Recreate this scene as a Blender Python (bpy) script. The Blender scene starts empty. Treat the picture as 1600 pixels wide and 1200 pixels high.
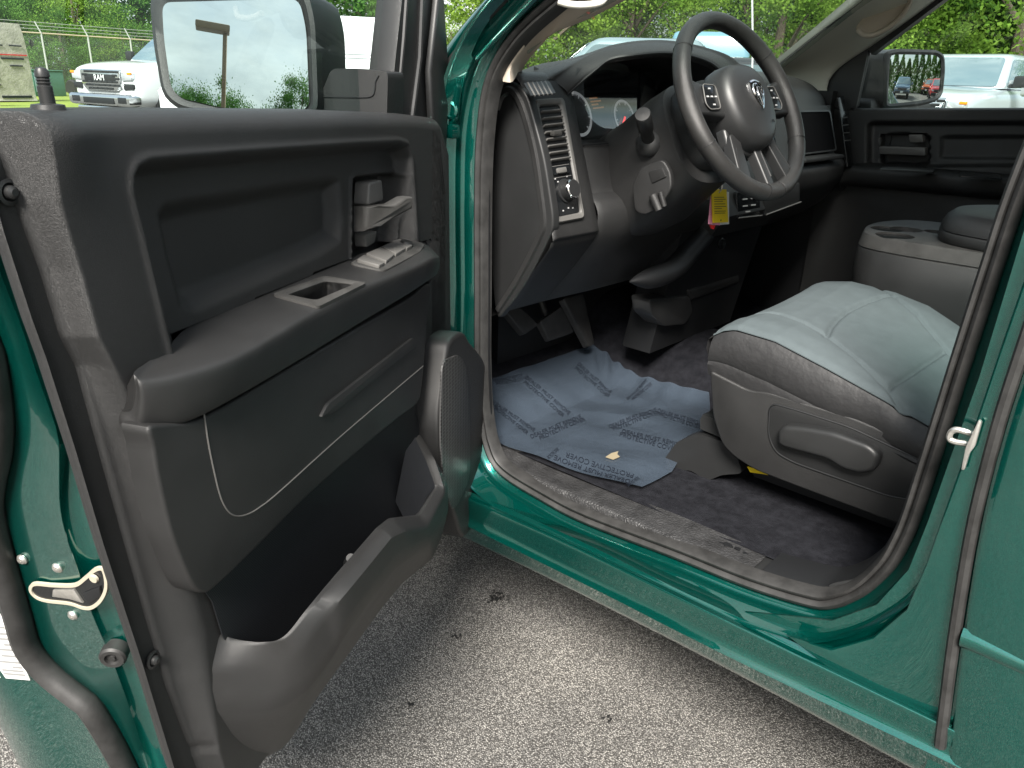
import bpy, bmesh, math, random
import numpy as np
from mathutils import Vector, Matrix
rad = math.radians
scene = bpy.context.scene
COL = scene.collection
random.seed(7); np.random.seed(7)
A = lambda *v: np.array(v, float)

# ------------------------------------------------------------------ camera
FPX = 1200.0
CAM = A(-.11, 1.10, 1.42)
_y, _p, _r = rad(48), rad(21.6), rad(2)
cF = A(math.cos(_y)*math.cos(_p), -math.sin(_y)*math.cos(_p), -math.sin(_p))
_R = A(-math.sin(_y), -math.cos(_y), 0); _U = np.cross(_R, cF)
cR = _R*math.cos(_r)+_U*math.sin(_r); cU = _U*math.cos(_r)-_R*math.sin(_r)
cd = bpy.data.cameras.new('camera'); cam = bpy.data.objects.new('camera', cd); COL.objects.link(cam)
cd.lens = 27; cd.sensor_width = 36; cd.clip_start = .02; cd.clip_end = 2000
cam.matrix_world = Matrix(((cR[0], cU[0], -cF[0], CAM[0]), (cR[1], cU[1], -cF[1], CAM[1]), (cR[2], cU[2], -cF[2], CAM[2]), (0, 0, 0, 1)))
scene.camera = cam
# measured points of the photograph -> places on the planes the real surfaces lie in
def ray(p): return cF+cR*(p[0]-800)/FPX+cU*(600-p[1])/FPX
def onp(p, p0, n):
    d = ray(p); n = np.asarray(n, float)
    return CAM+d*(np.dot(np.asarray(p0)-CAM, n)/np.dot(d, n))
def onY(p, y): return onp(p, (0, y, 0), (0, 1, 0))
def onX(p, x): return onp(p, (x, 0, 0), (1, 0, 0))
def onZ(p, z): return onp(p, (0, 0, z), (0, 0, 1))
AL = rad(63)
HN = A(1.04, .03, 0)                                  # door hinge
ES = A(-math.cos(AL), math.sin(AL), 0)                # along the door, hinge to latch
EN = A(-math.sin(AL), -math.cos(AL), 0)               # out of the trim, towards the cabin
EZ = A(0, 0, 1)
def onD(p, d=0.): return onp(p, HN+EN*d, EN)
def sh(p, d=0.):
    P = onD(p, d); return ((P-HN)@ES, P[2])
def dw(s, h, d=0.): return HN+ES*s+EN*d+EZ*h
ND = A(-.944, 0, .331); ND /= np.linalg.norm(ND); PD0 = A(1.03, -.2, 1.415)
def onDF(p, o=0.): return onp(p, PD0+ND*o, ND)       # sloping dashboard face

# ------------------------------------------------------------------ mesh tools
ORG = A(0, 0, 0)
def make(name, geos, mat=None, parent=None, sharp=38, smooth=True):
    if isinstance(geos, tuple): geos = [geos]
    vs, fs, mi, off = [], [], [], 0
    mats = mat if isinstance(mat, list) else [mat]
    for g in geos:
        v, f = g[0], g[1]; k = g[2] if len(g) > 2 else 0
        vs.extend([tuple(np.asarray(a, float)-ORG) for a in v])
        fs.extend([[i+off for i in q] for q in f]); mi.extend([k]*len(f)); off += len(v)
    me = bpy.data.meshes.new(name); me.from_pydata(vs, [], fs)
    for m in mats:
        if m: me.materials.append(m)
    if len(mats) > 1: me.polygons.foreach_set('material_index', mi)
    bm = bmesh.new(); bm.from_mesh(me); bmesh.ops.recalc_face_normals(bm, faces=bm.faces); bm.to_mesh(me); bm.free()
    if smooth:
        me.polygons.foreach_set('use_smooth', [True]*len(me.polygons)); me.set_sharp_from_angle(angle=rad(sharp))
    me.update()
    o = bpy.data.objects.new(name, me); COL.objects.link(o)
    if parent: o.parent = parent
    return o
def empty(name, loc=(0, 0, 0), parent=None, rz=0):
    o = bpy.data.objects.new(name, None); COL.objects.link(o); o.empty_display_size = .1
    o.location = loc; o.rotation_euler = (0, 0, rz)
    if parent: o.parent = parent
    return o
def tag(o, label=None, cat=None, group=None, kind=None):
    if label: o['label'] = label
    if cat: o['category'] = cat
    if group: o['group'] = group
    if kind: o['kind'] = kind
    return o
def cr(pts, n, closed=False):
    pts = [np.asarray(p, float) for p in pts]; m = len(pts)
    if m < 3 and not closed: return [pts[0]+(pts[-1]-pts[0])*t for t in np.linspace(0, 1, n)]
    out = []; segs = m if closed else m-1
    for t in np.linspace(0, segs, n, endpoint=not closed):
        i = min(int(t), segs-1); u = t-i
        g = (lambda k: pts[k % m]) if closed else (lambda k: pts[max(0, min(m-1, k))])
        a, b, c, d = g(i-1), g(i), g(i+1), g(i+2)
        if not closed and i == 0: a = 2*b-c
        if not closed and i == m-2: d = 2*c-b
        out.append(.5*((2*b)+(c-a)*u+(2*a-5*b+4*c-d)*u*u+(3*b-a-3*c+d)*u**3))
    return out
def even(pts, n, closed=False):
    P = np.array([np.asarray(p, float) for p in pts])
    if closed: P = np.vstack([P, P[:1]])
    L = np.r_[0, np.cumsum(np.linalg.norm(np.diff(P, axis=0), axis=1))]
    t = np.linspace(0, L[-1], n, endpoint=not closed)
    return [np.array([np.interp(x, L, P[:, k]) for k in range(P.shape[1])]) for x in t]
def rnd(pts, r, n=4):
    """round the corners of a closed polygon"""
    pts = [np.asarray(p, float) for p in pts]; out = []; m = len(pts)
    for i, p in enumerate(pts):
        a, b = pts[i-1]-p, pts[(i+1) % m]-p; la, lb = np.linalg.norm(a), np.linalg.norm(b)
        k = min(r, la*.45, lb*.45); q0, q1 = p+a/la*k, p+b/lb*k
        for t in np.linspace(0, 1, n+1): out.append((1-t)**2*q0+2*t*(1-t)*p+t*t*q1)
    return out
def g_loft(rows, cu=False, cv=False, caps=False):
    nu, nv = len(rows), len(rows[0]); v = [p for r in rows for p in r]; f = []
    for i in range(nu if cu else nu-1):
        for j in range(nv if cv else nv-1):
            f.append([i*nv+j, i*nv+(j+1) % nv, ((i+1) % nu)*nv+(j+1) % nv, ((i+1) % nu)*nv+j])
    if caps: f += [list(range(nv)), [(nu-1)*nv+j for j in range(nv)][::-1]]
    return v, f
def s_loft(rows, nu, nv, cv=False, caps=False):
    r1 = [cr(r, nv, cv) for r in rows]; r2 = list(zip(*[cr(c, nu) for c in zip(*r1)]))
    return g_loft([list(r) for r in r2], cv=cv, caps=caps)
def g_slab(pts, n, depth, bev=0., seg=2, both=False):
    n = np.asarray(n, float); n = n/np.linalg.norm(n); pts = [np.asarray(p, float) for p in pts]; m = len(pts)
    if bev <= 0:
        v = pts+[p+n*depth for p in pts]
        return v, [list(range(m))[::-1], [m+i for i in range(m)]]+[[i, (i+1) % m, m+(i+1) % m, m+i] for i in range(m)]
    bm = bmesh.new(); a = [bm.verts.new(p) for p in pts]; b = [bm.verts.new(p+n*depth) for p in pts]
    f0 = bm.faces.new(a[::-1]); f1 = bm.faces.new(b)
    for i in range(m): bm.faces.new([a[i], a[(i+1) % m], b[(i+1) % m], b[i]])
    bmesh.ops.recalc_face_normals(bm, faces=bm.faces)
    ed = set(f1.edges)
    if both: ed |= set(f0.edges)
    bmesh.ops.bevel(bm, geom=list(ed), offset=bev, segments=seg, profile=.5, affect='EDGES', clamp_overlap=True)
    bm.verts.index_update(); r = [tuple(v.co) for v in bm.verts], [[v.index for v in f.verts] for f in bm.faces]
    bm.free(); return r
def g_box(c, s, rot=None, bev=0., seg=2):
    c = np.asarray(c, float); s = np.asarray(s, float)/2
    M = np.asarray(rot, float) if rot is not None else np.eye(3)
    p = [c+M@(A(x, y, -1)*s) for x, y in ((-1, -1), (1, -1), (1, 1), (-1, 1))]
    if bev <= 0: return g_slab(p, M[:, 2], s[2]*2)
    return g_slab(p, M[:, 2], s[2]*2, bev, seg, True)
def frames(path, closed, n=None):
    P = [np.asarray(p, float) for p in path]; m = len(P); T = []
    for i in range(m):
        a = P[i-1] if closed or i else P[0]; b = P[(i+1) % m] if closed or i < m-1 else P[-1]
        T.append((b-a)/max(np.linalg.norm(b-a), 1e-9))
    return P, T
def g_sweep(path, prof, n, closed=False, scale=None, cp=False, caps=False):
    """prof: (side, along n) pairs; side = tangent x n"""
    P, T = frames(path, closed); n = np.asarray(n, float); rows = []
    for i, (p, t) in enumerate(zip(P, T)):
        s = np.cross(t, n); s /= np.linalg.norm(s); k = 1. if scale is None else scale[i]
        rows.append([p+s*a*k+n*b for a, b in prof])
    return g_loft(rows, cu=closed, cv=cp, caps=caps)
def g_tube(path, r, seg=8, closed=False, caps=True, flat=1., up=None):
    P, T = frames(path, closed); rows = []; m = len(P)
    rr = [r]*m if np.isscalar(r) else r
    u = A(*up) if up is not None else None
    for i, (p, t) in enumerate(zip(P, T)):
        if u is None: u = np.cross(t, A(.3, .5, .81)); u /= np.linalg.norm(u)
        a = u-t*(u@t); a /= max(np.linalg.norm(a), 1e-9); b = np.cross(t, a)
        if up is None: u = a
        rows.append([p+(a*math.cos(x)+b*math.sin(x)*flat)*rr[i] for x in np.linspace(0, 2*math.pi, seg, endpoint=False)])
    return g_loft(rows, cu=closed, cv=True, caps=caps and not closed)
def g_lathe(prof, c, ax, seg=24):
    ax = np.asarray(ax, float); ax /= np.linalg.norm(ax); c = np.asarray(c, float)
    u = np.cross(ax, A(.31, .52, .79)); u /= np.linalg.norm(u); w = np.cross(ax, u)
    rows = [[c+ax*z+(u*math.cos(t)+w*math.sin(t))*max(r, 1e-5) for t in np.linspace(0, 2*math.pi, seg, endpoint=False)] for r, z in prof]
    return g_loft(rows, cv=True, caps=True)
def g_poly(pts): return [np.asarray(p, float) for p in pts], [list(range(len(pts)))]
def circle(c, r, n, seg=20):
    n = np.asarray(n, float); n /= np.linalg.norm(n); u = np.cross(n, A(.31, .52, .79)); u /= np.linalg.norm(u); w = np.cross(n, u)
    return [np.asarray(c)+(u*math.cos(t)+w*math.sin(t))*r for t in np.linspace(0, 2*math.pi, seg, endpoint=False)]
def boolcut(o, geos):
    k = make('cutter', geos, None, None); k.parent = o.parent
    m = o.modifiers.new('cut', 'BOOLEAN'); m.operation = 'DIFFERENCE'; m.object = k; m.solver = 'EXACT'
    bpy.context.view_layer.update()
    me = bpy.data.meshes.new_from_object(o.evaluated_get(bpy.context.evaluated_depsgraph_get()))
    o.modifiers.clear(); o.data = me
    me.polygons.foreach_set('use_smooth', [True]*len(me.polygons)); me.set_sharp_from_angle(angle=rad(35))
    bpy.data.objects.remove(k)
def sdf(P, poly, closed=True):
    """signed distance (inside > 0) of points P (n,2) to polygon"""
    Q = np.asarray(poly, float); m = len(Q); d = np.full(len(P), 1e9); ins = np.zeros(len(P), bool)
    for i in range(m if closed else m-1):
        a, b = Q[i], Q[(i+1) % m]; ab = b-a
        t = np.clip(((P-a)@ab)/max(ab@ab, 1e-12), 0, 1); d = np.minimum(d, np.linalg.norm(P-a-t[:, None]*ab, axis=1))
        c = (a[1] > P[:, 1]) != (b[1] > P[:, 1])
        with np.errstate(divide='ignore', invalid='ignore'):
            ins ^= c & (P[:, 0] < (b[0]-a[0])*(P[:, 1]-a[1])/(b[1]-a[1])+a[0])
    return np.where(ins, d, -d) if closed else d
def sst(x, a, b):
    t = np.clip((x-a)/(b-a), 0, 1); return t*t*(3-2*t)
def text_geo(s, size, o, u, v, lift=0., shear=0., thick=0.):
    """writing as mesh: centred at o, reading along u, up along v"""
    c = bpy.data.curves.new('t', 'FONT'); c.body = s; c.size = size; c.align_x = 'CENTER'; c.align_y = 'CENTER'
    ob = bpy.data.objects.new('t', c); COL.objects.link(ob); bpy.context.view_layer.update()
    me = bpy.data.meshes.new_from_object(ob.evaluated_get(bpy.context.evaluated_depsgraph_get()))
    n = np.cross(u, v); f = (lambda a, b: o+u*a+v*b+n*lift) if not callable(o) else o
    g = [f(p.co.x, p.co.y) for p in me.vertices], [list(q.vertices) for q in me.polygons]
    bpy.data.objects.remove(ob); bpy.data.curves.remove(c); bpy.data.meshes.remove(me)
    return g

# ------------------------------------------------------------------ materials
def nodes(name):
    m = bpy.data.materials.new(name); m.use_nodes = True; nt = m.node_tree
    return m, nt, nt.nodes['Principled BSDF'], lambda t, **k: _n(nt, t, k)
def _n(nt, t, k):
    n = nt.nodes.new(t)
    for a, b in k.items():
        if a in n.inputs: n.inputs[a].default_value = b
        else: setattr(n, a, b)
    return n
def bump(nt, N, b, scale, strength, dist, kind='noise', detail=3, coat=False):
    tc = N('ShaderNodeTexCoord'); L = nt.links.new
    if kind == 'leather':
        x = N('ShaderNodeTexVoronoi', Scale=scale, feature='DISTANCE_TO_EDGE')
        w = N('ShaderNodeTexNoise', Scale=scale*.7, Detail=2.)
        mx = N('ShaderNodeMixRGB', Fac=.012); L(tc.outputs['Object'], w.inputs['Vector'])
        L(tc.outputs['Object'], mx.inputs[1]); L(w.outputs['Color'], mx.inputs[2]); L(mx.outputs[0], x.inputs['Vector'])
        mr = N('ShaderNodeMapRange'); mr.inputs[2].default_value = .25; L(x.outputs['Distance'], mr.inputs[0]); h = mr.outputs[0]
    elif kind == 'voro':
        x = N('ShaderNodeTexVoronoi', Scale=scale); L(tc.outputs['Object'], x.inputs['Vector']); h = x.outputs['Distance']
    elif kind == 'wave':
        x = N('ShaderNodeTexWave', Scale=scale, Distortion=0.); x.bands_direction = 'DIAGONAL'; L(tc.outputs['Object'], x.inputs['Vector']); h = x.outputs['Fac']
    else:
        x = N('ShaderNodeTexNoise', Scale=scale, Detail=float(detail)); L(tc.outputs['Object'], x.inputs['Vector']); h = x.outputs['Fac']
    bp = N('ShaderNodeBump', Strength=strength, Distance=dist); L(h, bp.inputs['Height']); L(bp.outputs[0], b.inputs['Normal'])
    return tc, h
def mat(name, col, rough=.5, metal=0., bk=None, coat=0., spec=.5, var=0., vscale=6., dust_haze=0., emit=0.):
    m, nt, b, N = nodes(name); L = nt.links.new
    b.inputs['Base Color'].default_value = (*col, 1); b.inputs['Roughness'].default_value = rough; b.inputs['Metallic'].default_value = metal
    b.inputs['Coat Weight'].default_value = coat; b.inputs['Coat Roughness'].default_value = .04; b.inputs['Specular IOR Level'].default_value = spec
    tc = None
    if bk: tc, h = bump(nt, N, b, *bk)
    if var or dust_haze:
        tc = tc or N('ShaderNodeTexCoord')
        no = N('ShaderNodeTexNoise', Scale=vscale, Detail=6., Roughness=.65); L(tc.outputs['Object'], no.inputs['Vector'])
        rp = N('ShaderNodeValToRGB'); rp.color_ramp.elements[0].position = .35; rp.color_ramp.elements[1].position = .7
        rp.color_ramp.elements[0].color = (*[c*(1-var) for c in col], 1); rp.color_ramp.elements[1].color = (*[c*(1+var)+dust_haze for c in col], 1)
        L(no.outputs['Fac'], rp.inputs[0]); L(rp.outputs[0], b.inputs['Base Color'])
        mr = N('ShaderNodeMapRange'); mr.inputs[3].default_value = max(rough-.08, .02); mr.inputs[4].default_value = min(rough+.1, 1)
        L(no.outputs['Fac'], mr.inputs[0]); L(mr.outputs[0], b.inputs['Roughness'])
    if emit: b.inputs['Emission Color'].default_value = (*col, 1); b.inputs['Emission Strength'].default_value = emit
    return m
def glass(name, tint, base=.04, top=.9, dust_haze=0.):
    m = bpy.data.materials.new(name); m.use_nodes = True; nt = m.node_tree; nt.nodes.clear(); N = lambda t, **k: _n(nt, t, k); L = nt.links.new
    tr = N('ShaderNodeBsdfTransparent'); tr.inputs[0].default_value = (*tint, 1); gl = N('ShaderNodeBsdfGlossy', Roughness=0.)
    lw = N('ShaderNodeLayerWeight', Blend=.5); pw = N('ShaderNodeMath', operation='POWER'); pw.inputs[1].default_value = 5
    mr = N('ShaderNodeMapRange'); mr.inputs[3].default_value = base; mr.inputs[4].default_value = top
    L(lw.outputs['Facing'], pw.inputs[0]); L(pw.outputs[0], mr.inputs[0])
    mx = N('ShaderNodeMixShader'); L(mr.outputs[0], mx.inputs[0]); L(tr.outputs[0], mx.inputs[1]); L(gl.outputs[0], mx.inputs[2])
    if dust_haze:
        df = N('ShaderNodeBsdfDiffuse'); df.inputs[0].default_value = (.8, .85, .8, 1); m2 = N('ShaderNodeMixShader'); m2.inputs[0].default_value = dust_haze; L(mx.outputs[0], m2.inputs[1]); L(df.outputs[0], m2.inputs[2]); mx = m2  # diffuse white mixed into the glass as painted haze
    o = N('ShaderNodeOutputMaterial'); L(mx.outputs[0], o.inputs[0]); return m
PL = (.0180, .0180, .0182)
M = {}
M['leather'] = mat('grained_plastic', PL, .43, bk=(560, .5, .0008, 'leather'), var=.12, vscale=9)
M['fine'] = mat('fine_grain_plastic', PL, .44, bk=(900, .25, .0006, 'leather'), var=.12, vscale=8, dust_haze=.0015)
M['dustyplastic'] = mat('dusty_plastic', (.034, .033, .031), .56, bk=(900, .3, .0006, 'leather'), var=.2, vscale=14, dust_haze=.02)
M['plastic'] = mat('smooth_plastic', (.017, .0175, .018), .42, bk=(1100, .15, .0004), var=.1, vscale=7)
M['darkplastic'] = mat('dark_plastic', (.006, .0065, .0075), .55, bk=(600, .2, .0005))
M['gloss'] = mat('gloss_black_plastic', (.008, .009, .01), .16)
M['rubber'] = mat('rubber_seal', (.021, .0205, .02), .55, bk=(300, .2, .0006), var=.25, vscale=25, dust_haze=.008)
M['scuff'] = mat('scuffed_plastic', (.028, .028, .029), .45, bk=(130, .5, .002, 'leather'), var=.3, vscale=26, dust_haze=.005)
M['bezel'] = mat('grey_bezel', (.11, .107, .102), .45)
M['chrome'] = mat('chrome', (.75, .75, .76), .12, 1.)
M['steel'] = mat('zinc_steel', (.62, .6, .56), .35, .85, var=.15, vscale=60)
M['cream'] = mat('cream_seal', (.36, .33, .26), .6)
M['white'] = mat('white_paint', (.78, .79, .8), .22, coat=.5)
M['silver'] = mat('silver_face', (.42, .44, .45), .3, .6)
M['fabric'] = mat('seat_fabric', (.075, .092, .098), .85, bk=(1500, .35, .0006), var=.07, vscale=30, spec=.2)
M['fabriclight'] = mat('seat_fabric_light', (.24, .255, .25), .85, bk=(1500, .4, .0006), var=.12, vscale=40, spec=.2)
M['fabricdark'] = mat('seat_skirt', (.017, .017, .018), .55, bk=(45, .35, .006), var=.1)
M['carpet'] = mat('carpet', (.012, .0125, .016), .95, bk=(700, 1., .003), var=.3, vscale=40, spec=.1, dust_haze=.004)
M['ribbed'] = mat('ribbed_liner_shade', (.008, .009, .011), .5, bk=(180, .5, .001, 'wave'))
def dots():
    m, nt, b, N = nodes('speaker_mesh'); L = nt.links.new; tc = N('ShaderNodeTexCoord'); v = N('ShaderNodeTexVoronoi', Scale=130., Randomness=.1); L(tc.outputs['Object'], v.inputs['Vector'])
    rp = N('ShaderNodeValToRGB'); rp.color_ramp.elements[0].position = .38; rp.color_ramp.elements[0].color = (.004, .004, .004, 1); rp.color_ramp.elements[1].position = .52; rp.color_ramp.elements[1].color = (.06, .06, .06, 1)
    L(v.outputs['Distance'], rp.inputs[0]); L(rp.outputs[0], b.inputs['Base Color']); b.inputs['Roughness'].default_value = .5; return m
M['grille'] = dots()
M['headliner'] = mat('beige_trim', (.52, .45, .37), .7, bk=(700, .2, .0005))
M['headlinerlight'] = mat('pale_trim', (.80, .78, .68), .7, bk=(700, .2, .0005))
M['yellow'] = mat('yellow_tag', (.75, .55, .01), .5)
M['pink'] = mat('pink_tag', (.75, .3, .45), .5)
M['red'] = mat('red_plastic', (.6, .02, .02), .4)
M['label'] = mat('label_paper', (.7, .7, .68), .5)
M['ink'] = mat('ink', (.012, .016, .025), .5)
M['inkgrey'] = mat('grey_print', (.25, .25, .25), .5)
M['iconwhite'] = mat('white_print', (.4, .4, .4), .5); M['recess_shade'] = mat('painted_recess_shade', (.002, .002, .0025), .95, spec=.05); M['gaugering'] = mat('gauge_ring', (.5, .5, .5), .4, emit=.10)
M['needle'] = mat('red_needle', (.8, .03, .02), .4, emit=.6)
M['display'] = mat('orange_display', (.4, .17, .06), .5, emit=.12)
M['mirror'] = mat('mirror_glass', (.60, .64, .63), .0, 1.)
M['tint'] = glass('window_glass', (.82, .92, .9))
M['shield'] = glass('windshield_glass', (.84, .93, .89), .05, .8, .15)  # last value paints a pale haze over the view through the windshield
M['lens'] = glass('cluster_lens', (.75, .78, .8), .17, .9)
M['brightamber'] = mat('amber_lens', (.8, .25, .02), .2)
def paint(name, col, flake, rough=.24, metal=.8):
    m, nt, b, N = nodes(name); L = nt.links.new
    tc = N('ShaderNodeTexCoord'); v = N('ShaderNodeTexVoronoi', Scale=1800.); L(tc.outputs['Object'], v.inputs['Vector'])
    rp = N('ShaderNodeValToRGB'); rp.color_ramp.elements[0].color = (*col, 1); rp.color_ramp.elements[1].color = (*flake, 1)
    L(v.outputs['Color'], rp.inputs[0]); L(rp.outputs[0], b.inputs['Base Color'])
    b.inputs['Metallic'].default_value = metal; b.inputs['Roughness'].default_value = rough
    b.inputs['Coat Weight'].default_value = 1.; b.inputs['Coat IOR'].default_value = 1.8
    no = N('ShaderNodeTexNoise', Scale=22., Detail=8., Roughness=.8); L(tc.outputs['Object'], no.inputs['Vector'])
    mr = N('ShaderNodeMapRange'); mr.inputs[1].default_value = .45; mr.inputs[2].default_value = .8; mr.inputs[3].default_value = .02; mr.inputs[4].default_value = .07
    L(no.outputs['Fac'], mr.inputs[0]); L(mr.outputs[0], b.inputs['Coat Roughness'])
    return m
M['green'] = paint('green_metallic_paint', (.0, .060, .048), (.0, .175, .138))
# ================================================================== the green pickup
TLOC = A(.5, -1.0, 0)
truck = tag(empty('pickup_truck', TLOC), 'green metallic pickup truck standing with its front door open, grey cloth seat and black interior', 'pickup truck')
ORG = TLOC
# ------------------------------------------------------------------ front door
door = None
pxA = [(58, 190), (64, 227), (98, 362), (135, 464), (162, 560), (237, 700), (292, 880), (322, 990), (335, 1110), (345, 1180)]
pxB = [(10, 185), (17, 204), (51, 349), (91, 464), (125, 560), (162, 700), (233, 958), (267, 1075), (300, 1160), (325, 1187)]
pxC = [(-36, 230), (0, 362), (44, 497), (67, 560), (112, 700), (158, 854), (217, 1033), (267, 1196)]
def s_of_h(px, d):
    q = sorted([(sh(p, d)[1], sh(p, d)[0]) for p in px]); h = [a for a, b in q]; s = [b for a, b in q]
    k0 = (s[1]-s[0])/max(h[1]-h[0], 1e-6); k1 = (s[-1]-s[-2])/max(h[-1]-h[-2], 1e-6)
    return lambda x: np.where(x < h[0], s[0]+.16*(x-h[0]), np.where(x > h[-1], s[-1]+.1*(x-h[-1]), np.interp(x, h, s)))
sA, sB, sC = s_of_h(pxA, 0), s_of_h(pxB, -.026), s_of_h(pxC, -.03)
topc = np.array([sh(p, -.05) for p in ((0, 170), (200, 169), (480, 171), (600, 176), (655, 183), (690, 215))])
topc = topc[np.argsort(topc[:, 0])]
htop = lambda s: np.interp(s, topc[:, 0], topc[:, 1])
rec1 = [sh(p) for p in ((207, 300), (207, 275), (215, 258), (232, 249), (300, 243), (430, 233), (560, 224), (622, 221), (636, 226), (643, 245), (648, 320), (655, 440), (480, 535), (280, 600), (245, 455), (222, 360))]
rec2 = [sh(p, -.028) for p in ((255, 338), (262, 326), (300, 318), (420, 298), (515, 283), (527, 287), (531, 330), (530, 372), (500, 392), (400, 437), (305, 478), (288, 474), (270, 410))]
rec3 = [sh(p, -.028) for p in ((549, 282), (554, 276), (600, 271), (614, 270), (619, 276), (620, 330), (618, 384), (548, 410), (548, 340))]
rec4 = [sh(p, -.03) for p in ((266, 525), (300, 511), (360, 485), (450, 445), (549, 403), (580, 393), (615, 380), (648, 373), (664, 376), (664, 430), (480, 530), (290, 600))]
def panel_depth(P):
    d = np.zeros(len(P)); q1 = sdf(P, rec1); d -= .028*sst(q1, 0, .02); d += .0035*np.exp(-((q1+.002)/.0035)**2)
    q2 = sdf(P, rec2); d -= .020*sst(q2, -.010, .018)
    q3 = sdf(P, rec3); d -= .032*sst(q3, 0, .006); d += .004*np.exp(-((q3+.003)/.003)**2)
    q4 = sdf(P, rec4); d = np.where(q4 > 0, -.065, d)
    b = np.array(sh((92, 195), 0)); d += .011*np.exp(-(((P[:, 0]-b[0])/.035)**2+((P[:, 1]-b[1])/.06)**2))
    return d
NU, NV = 300, 260; HB = .50
uu = np.linspace(0, 1, NU); rows = []
vv = np.linspace(0, 1, NV)
SG = np.zeros((NV, NU)); HG = np.zeros((NV, NU))
for i, v in enumerate(vv):
    h0 = HB+(1.335-HB)*v
    s1 = float(sA(h0)); s0 = .02+.03*sst(np.array(h0), 1.2, 1.33)
    S = s0+(s1-s0)*uu; SG[i] = S; HG[i] = HB+(htop(S)-.022-HB)*v
DG = panel_depth(np.c_[SG.ravel(), HG.ravel()]).reshape(NV, NU)
rows = []
for i in range(NV):
    r = [dw(SG[i, j], HG[i, j], DG[i, j]) for j in range(NU)]
    h = HG[i, -1]; a = SG[i, -1]; b = max(float(sB(h)), a+.012); c = max(float(sC(h)), b+.015)
    for t in np.linspace(.12, 1, 8): r.append(dw(a+(b-a)*t, h, -.026*(1-math.cos(t*math.pi))/2))
    for t in (.06, .12, .5, .9, 1): r.append(dw(b+(c-b)*t, h, -.026+(-.006 if .05 < t < .95 else 0.)))
    r.append(dw(c+.001, h, -.032)); r.append(dw(c-.002, h, -.04)); rows.append(r)
base = rows[-1]
for k in range(1, 9):
    t = k/8*math.pi/2; rr = .03
    rows.append([p+EZ*(.022*math.sin(t))-EN*(rr*(1-math.cos(t))) for p in base])
rows.append([p-EN*.045 for p in rows[-1]]); rows.append([p-EZ*.06 for p in rows[-1]])
sS = .955                                            # rear shut face, sheared like the door edge
nS = ES-.14*EZ; pS = HN+ES*sS+EZ*1.37
def onS(p, o=0.): return onp(p, pS+nS/np.linalg.norm(nS)*o, nS)
def to_dh(P): return ((P-HN)@EN, P[2])
edge = [onS(p) for p in ((-36, 230), (0, 362), (44, 497), (67, 560), (112, 700), (158, 854), (217, 1033), (267, 1196), (300, 1300))]
seam = [onS(p) for p in ((-60, 240), (0, 420), (35, 510), (51, 560), (72, 620), (88, 665), (94, 702), (95, 787), (106, 840), (125, 894), (146, 960), (176, 1030), (205, 1110), (232, 1196), (262, 1300))]
sealb = [onS(p) for p in ((-110, 260), (-40, 420), (0, 520), (14, 560), (25, 640), (24, 700), (12, 758), (11, 800), (26, 866), (50, 950), (66, 1005), (98, 1046), (140, 1080), (167, 1105), (217, 1196), (255, 1300))]
NN = 60
e_, m_, b_ = even(edge, NN), even(cr(seam, 80), NN), even(cr(sealb, 80), NN)
nSu = nS/np.linalg.norm(nS)
out1 = [p-EN*.04 for p in b_]; out2 = [p-EN*.25 for p in b_]
r0 = [p+EN*.002-ES*.02 for p in e_]
shell_rows = [r0, [p-nSu*.012 for p in e_], [a*.3+b*.7-nSu*.014 for a, b in zip(e_, m_)], [a*.06+b*.94-nSu*.008 for a, b in zip(e_, m_)], [p+nSu*.001 for p in m_], [a*.97+b*.03 for a, b in zip(m_, b_)], [a*.5+b*.5+nSu*.002 for a, b in zip(m_, b_)],
              [a*.2+b*.8 for a, b in zip(m_, b_)], b_, [p-nSu*.016 for p in out1], [p-nSu*.020-EN*.002 for p in [a*.4+b*.6 for a, b in zip(out1, out2)]], [p-nSu*.010-EN*.002 for p in [a*.3+b*.7 for a, b in zip(out1, out2)]], [p-nSu*.012 for p in out2], [p-nSu*.03-EN*.05 for p in out2]]
skin = [dw(s, h, -.30) for s, h in ((.02, .42), (.80, .42), (.885, 1.0), (.93, 1.33), (.02, 1.31))]
bot = [dw(.02, .485, -.02), dw(.86, .485, -.02), dw(.88, .45, -.15), dw(.02, .45, -.15)]
top = [dw(.02, 1.33, -.11), dw(.97, 1.355, -.11), dw(.98, 1.33, -.2), dw(.02, 1.31, -.2)]
fr = [dw(.015, .47, -.01), dw(.015, 1.34, -.03), dw(.015, 1.31, -.19), dw(.015, .43, -.19)]
door = make('door', [g_loft(shell_rows), g_slab(skin, -EN, .012, .006), g_slab(bot, -EZ, .01), g_slab(top, -EZ, .01), g_slab(fr, -ES, .01)], M['green'], truck, sharp=60)
door['label'] = 'open green front door with black inner trim'
make('door_trim', g_loft(rows), M['leather'], door, sharp=70)
wl = [dw(s, h, -.08) for s, h in ((.02, .46), (.02, 1.3), (.9, 1.3), (.82, .46))]
make('inner_skin', g_slab(wl, -EN, .02), M['darkplastic'], door)
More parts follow.
